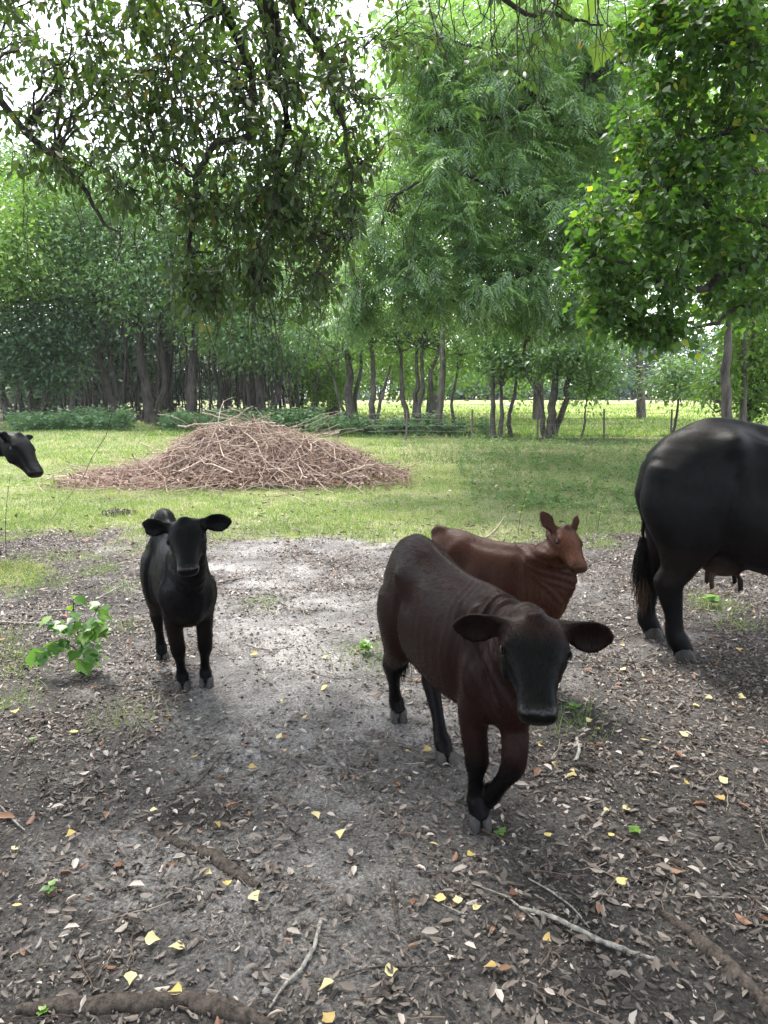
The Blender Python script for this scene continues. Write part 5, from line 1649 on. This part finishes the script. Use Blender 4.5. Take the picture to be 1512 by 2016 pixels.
# yellow leaves, placed as in the photograph
YL = [(623, 1614, 'bright yellow leaf lying just right of the thick dark root'), (671, 1652, 'crumpled yellow leaf right of the thick dark root'), (502, 1777, 'flat yellow leaf below the end of the thick dark root'),
 (447, 1748, 'yellow leaf tucked under the right part of the thick dark root'), (410, 1722, 'narrow folded yellow leaf touching the thick dark root from below'), (140, 1655, 'tan yellow leaf left of the thick dark root'), (30, 1687, 'pale crumpled yellow leaf by the left edge'),
 (35, 1797, 'deep yellow leaf by the left edge, below the tiny seedling'), (145, 1440, 'small yellow leaf in the dirt left of the black calf'), (551, 1455, 'yellow leaf on the grey sand between the calves'), (563, 1484, 'bright little yellow leaf, lower of two between the calves'),
 (498, 1513, 'folded pale yellow leaf right of the thin reddish stick'), (303, 1596, 'yellow leaf at the top end of the thick dark root'), (385, 1493, 'small yellow leaf above the thin reddish stick'), (30, 1407, 'yellow leaf at the left edge below the sapling'),
 (430, 1629, 'long narrow yellow leaf above the thick dark root'), (770, 1915, 'yellow leaf at the bottom touching the thin brown twig'), (965, 1912, 'rounded lemon yellow leaf near the bottom'), (900, 1776, 'yellow leaf, middle of three in a row at the lower centre'),
 (940, 1795, 'yellow leaf, right one of three in a row at the lower centre'), (866, 1772, 'tan yellow leaf, left one of three in a row at the lower centre'), (1235, 1596, 'bright yellow leaf above the long root at the right'), (1195, 1598, 'small folded yellow leaf left of the bright one above the right root'),
 (1202, 1650, 'crumpled yellow leaf beside the long root at the right'), (1125, 1525, 'green yellow pointed leaf right of the lifted hoof'), (1415, 1580, 'upright yellow leaf at the right among brown litter'), (1225, 1322, 'yellow leaf right of the lowered ear'), (1370, 1387, 'pale yellow leaf below the cow'),
 (1395, 1376, 'pale yellow leaf in the dark soil below the cow'), (1460, 1375, 'golden yellow leaf at the right below the cow'), (257, 1932, 'brownish yellow curled leaf above the bottom left root'), (343, 1963, 'bright yellow leaf resting on the bottom left root'),
 (300, 1855, 'broad yellow brown leaf at the lower left'), (348, 1868, 'small yellow leaf right of the broad yellow brown one'), (642, 1945, 'large tan yellow leaf right of the pale crooked stick'), (1078, 1858, 'half yellow half orange leaf below the straight stick'),
 (1225, 1735, 'pale tan yellow leaf below the long right root'), (928, 1688, 'curled yellow leaf below the planted hoof'), (855, 1668, 'small yellow leaf left of the planted hoof'), (1080, 1643, 'tiny yellow leaf right of the planted hoof'), (640, 1300, 'small yellow leaf on the pale sand'), (500, 1295, 'faint yellow leaf on the path right of the black calf'),
 (558, 1385, 'small pale yellow leaf right of the black calf front hooves'), (600, 1418, 'tan yellow leaf in the middle of the path'), (637, 1358, 'yellow leaf in the middle of the path near the sand'), (1065, 1473, 'small yellow leaf below the muzzle'), (1095, 1505, 'yellow leaf fragment right of the lifted knee'),
 (1160, 1425, 'dull yellow leaf right of the muzzle'), (1270, 1460, 'yellow leaf among brown litter at the middle right'), (1345, 1447, 'tan yellow leaf at the middle right'), (1425, 1545, 'small yellow leaf far right among dry litter'), (1335, 1495, 'orange yellow leaf at the middle right'),
 (805, 1487, 'tan yellow leaf between the hind hooves'), (840, 1483, 'yellow leaf beside the nearer hind hoof'), (645, 2010, 'yellow leaf at the bottom edge'), (1225, 1270, 'pale yellow leaf behind the lowered ear'), (1500, 1462, 'orange leaf at the right edge'), (1455, 1285, 'yellow leaf behind the udder'),
 (1175, 1440, 'small yellow leaf in the litter right of the seedling'), (1012, 1765, 'orange leaf at the lower centre right'), (583, 1082, 'orange leaf at the edge of the grass'), (1350, 1548, 'yellow leaf on dense litter at the right')]
yV, yF = leaf_shape('tallow')
def ymesh(v_, curl):
    VV = yV.copy(); VV[:, 0] *= 1.1
    VV[:, 2] += curl * (VV[:, 0] ** 2) * 1.6 + curl * .5 * (VV[:, 1] - .5) ** 2
    return Geo().add(VV, yF, v_).mesh('yellow_leaf', M['leaf_yellow'])
ym = [ymesh(v_, c_) for v_, c_ in ((.2, .3), (.5, .7), (.7, -.3), (.9, .5), (1, .1))]
yo = ymesh(.0, 1.0); yo.materials.clear(); yo.materials.append(M['leaf_rust'])
for px, py, lab in YL:
    p_ = gnd(px, py, .0)
    an = rs.random() * 6.283
    sz = .026 + .019 * rs.random()
    al = np.array([math.cos(an), math.sin(an), rs.normal() * .12])
    z_ = gz(p_[0], p_[1]) + .016
    me = yo if lab.startswith('orange') else ym[rs.integers(0, 5)]
    o = put_leaf(None, np.array([p_[0], p_[1], z_]) - al * sz * .5, al, (rs.normal() * .3, rs.normal() * .3 - .15, 1), sz, me, 'yellow_leaf' if me is not yo else 'orange_leaf')
    tag(o, lab, 'leaf', 'bright fallen leaves on the litter')

# ------------------------------------------------------------------ roots and sticks
ST = [('root', [(278, 1600), (315, 1637), (370, 1662), (420, 1685), (465, 1722), (512, 1752)], [.008, .013, .020, .024, .020, .008], 'root', 'thick dark half buried root lying aslant at the lower left'),
 ('root', [(30, 1985), (130, 1972), (250, 1976), (370, 1970), (450, 1985), (540, 2020)], [.010, .020, .026, .026, .022, .012], 'root', 'long grey root along the bottom left edge'),
 ('root', [(1165, 1590), (1215, 1640), (1280, 1680), (1350, 1712), (1412, 1745)], [.005, .011, .014, .012, .006], 'root', 'long pale root running down to the right past the yellow leaf'),
 ('root', [(1300, 1795), (1360, 1835), (1420, 1885), (1470, 1935), (1530, 1990)], [.008, .020, .024, .024, .020], 'root', 'broad buried root at the bottom right corner'),
 ('stick', [(1022, 1790), (1090, 1815), (1160, 1848), (1225, 1875), (1290, 1895)], [.004, .007, .008, .007, .005], 'stick_pale', 'straight brown stick at the lower right with a broken left end'),
 ('stick', [(632, 1820), (618, 1870), (590, 1915), (560, 1940), (530, 1985)], [.005, .006, .006, .005, .003], 'stick_pale', 'pale lichened crooked stick near the bottom'),
 ('stick', [(320, 1567), (380, 1548), (410, 1520), (432, 1495), (452, 1468)], [.002, .004, .004, .003, .002], 'root', 'thin reddish stick with a bend above the thick dark root'),
 ('twig', [(660, 1925), (730, 1908), (800, 1902), (905, 1905)], [.002, .003, .003, .002], 'root', 'thin brown twig near the bottom centre'),
 ('stick', [(774, 1735), (772, 1765), (778, 1800), (785, 1832)], [.004, .006, .006, .003], 'root', 'short upright lying stick at the lower centre'),
 ('stick', [(-30, 1225), (30, 1229), (95, 1231)], [.006, .007, .005], 'stick_pale', 'straight pale stick coming in from the left edge behind the sapling'),
 ('stick', [(190, 1182), (215, 1170), (245, 1155), (285, 1143)], [.003, .005, .005, .003], 'stick_pale', 'thin stick reaching from the sapling to the black calf'),
 ('stick', [(60, 1205), (110, 1203), (150, 1200)], [.003, .005, .003], 'stick_pale', 'thin stick behind the top of the sapling'),
 ('twig', [(935, 1745), (1000, 1770), (1050, 1812)], [.001, .0025, .002], 'stick_pale', 'thin pale twig between the three yellow leaves and the straight stick'),
 ('twig', [(1040, 1735), (1085, 1762), (1130, 1795), (1160, 1830)], [.002, .003, .0025, .001], 'stick_pale', 'thin crooked twig above the straight brown stick'),
 ('twig', [(0, 1590), (25, 1618), (50, 1645)], [.002, .004, .002], 'stick_pale', 'short pale twig at the left edge'),
 ('twig', [(870, 1785), (905, 1800), (920, 1802)], [.002, .003, .002], 'stick_pale', 'short twig under the three yellow leaves'),
 ('stick', [(1135, 1455), (1140, 1480), (1132, 1500)], [.006, .007, .007], 'stick_pale', 'short grey stick right of the lifted knee'),
 ('stick', [(1120, 1510), (1150, 1505), (1175, 1515)], [.008, .010, .006], 'root', 'stub of dark wood below the short grey stick'),
 ('twig', [(930, 1577), (980, 1593), (1060, 1570), (1095, 1550)], [.0015, .002, .002, .0015], 'root', 'thin twig reaching right from the lifted hoof'),
 ('stick', [(945, 1068), (975, 1045), (1000, 1008)], [.006, .008, .003], 'dead_branch', 'pale forked stick lying on the grass behind the red calf'),
 ('stick', [(905, 1062), (945, 1058), (985, 1055)], [.004, .007, .004], 'dead_branch', 'low pale stick on the grass under the forked one'),
 ('stick', [(435, 1148), (455, 1143), (478, 1140)], [.005, .008, .004], 'root', 'short dark stick on the path right of the black calf head'),
 ('stick', [(560, 975), (590, 985), (612, 998)], [.004, .006, .003], 'dead_branch', 'stick lying on the sunlit grass in front of the pile'),
 ('twig', [(170, 985), (205, 982), (235, 986)], [.003, .005, .003], 'dead_branch', 'thin stick on the grass left of the black calf'),
 ('twig', [(195, 1025), (230, 1008), (250, 1020)], [.003, .004, .003], 'dead_branch', 'thin stick on the little heap on the grass'),
 ('twig', [(600, 1325), (660, 1340), (700, 1335)], [.0015, .0025, .0015], 'root', 'thin twig on the grey path'),
 ('twig', [(470, 1270), (520, 1285), (580, 1280)], [.0015, .0025, .0015], 'root', 'thin twig right of the black calf knees')]
for name, pts, rr, mat, lab in ST:
    P = np.array([gnd(a_, b_) for a_, b_ in pts])
    P[:, 2] = relief(P[:, 0], P[:, 1])
    r_ = np.array(rr)
    P[:, 2] += (.0 * r_ if name == 'root' else .9 * r_ + .008)
    P = spline(P, 26)
    rI = np.interp(np.linspace(0, 1, 26), np.linspace(0, 1, len(r_)), r_)
    P = P + rs.normal(size=P.shape) * np.array([.18, .18, .1]) * rI[:, None]
    rI = rI * (1 + (.22 * np.interp(np.linspace(0, 7, 26), np.arange(8), rs.normal(size=8)) if name == 'root' else .12 * rs.normal(size=26)))
    V, q, _ = tubes(P, rI, 9 if name == 'root' else 6)
    o = Geo().add(V, q).build(name, M[mat], None, True)
    tag(o, lab, name if name != 'root' else 'root', 'sticks and roots on the ground')
#  on the grass, left
c = gnd(232, 1012)
n_ = 500
an = rs.random(n_) * 6.283; rr = np.sqrt(rs.random(n_)) * .20
X = c[0] + np.cos(an) * rr; Y = c[1] + np.sin(an) * rr * 1.2
V0, F0 = leaf_shape('diamond')
V, Fs, k = scatter(V0, F0, np.column_stack([X, Y, relief(X, Y) + .05 * (1 - rr / .2) * rs.random(n_) + .01]), rs.normal(size=(n_, 3)) * [1, 1, .4], rs.normal(size=(n_, 3)) * .5 + [0, 0, 1], .05, 1.0)
o = Geo().add(V, Fs, np.repeat(rs.random(n_) * .5, k)).build('dung_heap', M['leaf_brown'])
tag(o, 'small dark flat heap on the sunlit grass left of the black calf', 'heap')
# tall thin weed at left edge
for (px, py, h_, lab) in ((12, 1095, .75, 'tall thin bare weed stalk at the left edge'), (1175, 1050, .5, 'thin dry weed stalk right of the red calf head'), (1020, 1050, .5, 'thin weed stalk behind the red calf back'),):
    b = gnd(px, py); b[2] = gz(b[0], b[1])
    root = empty('weed_stalk', tuple(b)); tag(root, lab, 'weed', 'thin weed stalks')
    P = spline([b, b + [.03, 0, h_ * .5], b + [.10, 0, h_]], 8)
    V, q, _ = tubes(P, np.linspace(.004, .0015, 8), 4)
    Geo().add(V, q).build('stem', M['twig'], root, True)
    for k in range(14):
        p_ = P[2 + k % 6]; an = rs.random() * 6.283
        put_leaf(root, p_, (math.cos(an), math.sin(an), .3), (0, 0, 1), .03 + .02 * rs.random(), lm[rs.integers(1, 5)])
# ------------------------------------------------------------------ light summer haze
hx = np.array([(a_, b_, c_) for a_ in (-130, 130) for b_ in (-20, 175) for c_ in (-2, 32)], float)
hf_ = np.array([(0, 1, 3, 2), (4, 6, 7, 5), (0, 4, 5, 1), (2, 3, 7, 6), (0, 2, 6, 4), (1, 5, 7, 3)])
m, n, out = new_mat('haze')
pv = N(n, 'ShaderNodeVolumePrincipled')
pv.inputs['Color'].default_value = (.93, .97, 1, 1)
pv.inputs['Density'].default_value = 0.0003
n.links.new(pv.outputs[0], out.inputs['Volume'])
tag(link('haze', mesh('haze', hx, hf_, m)), kind='stuff')
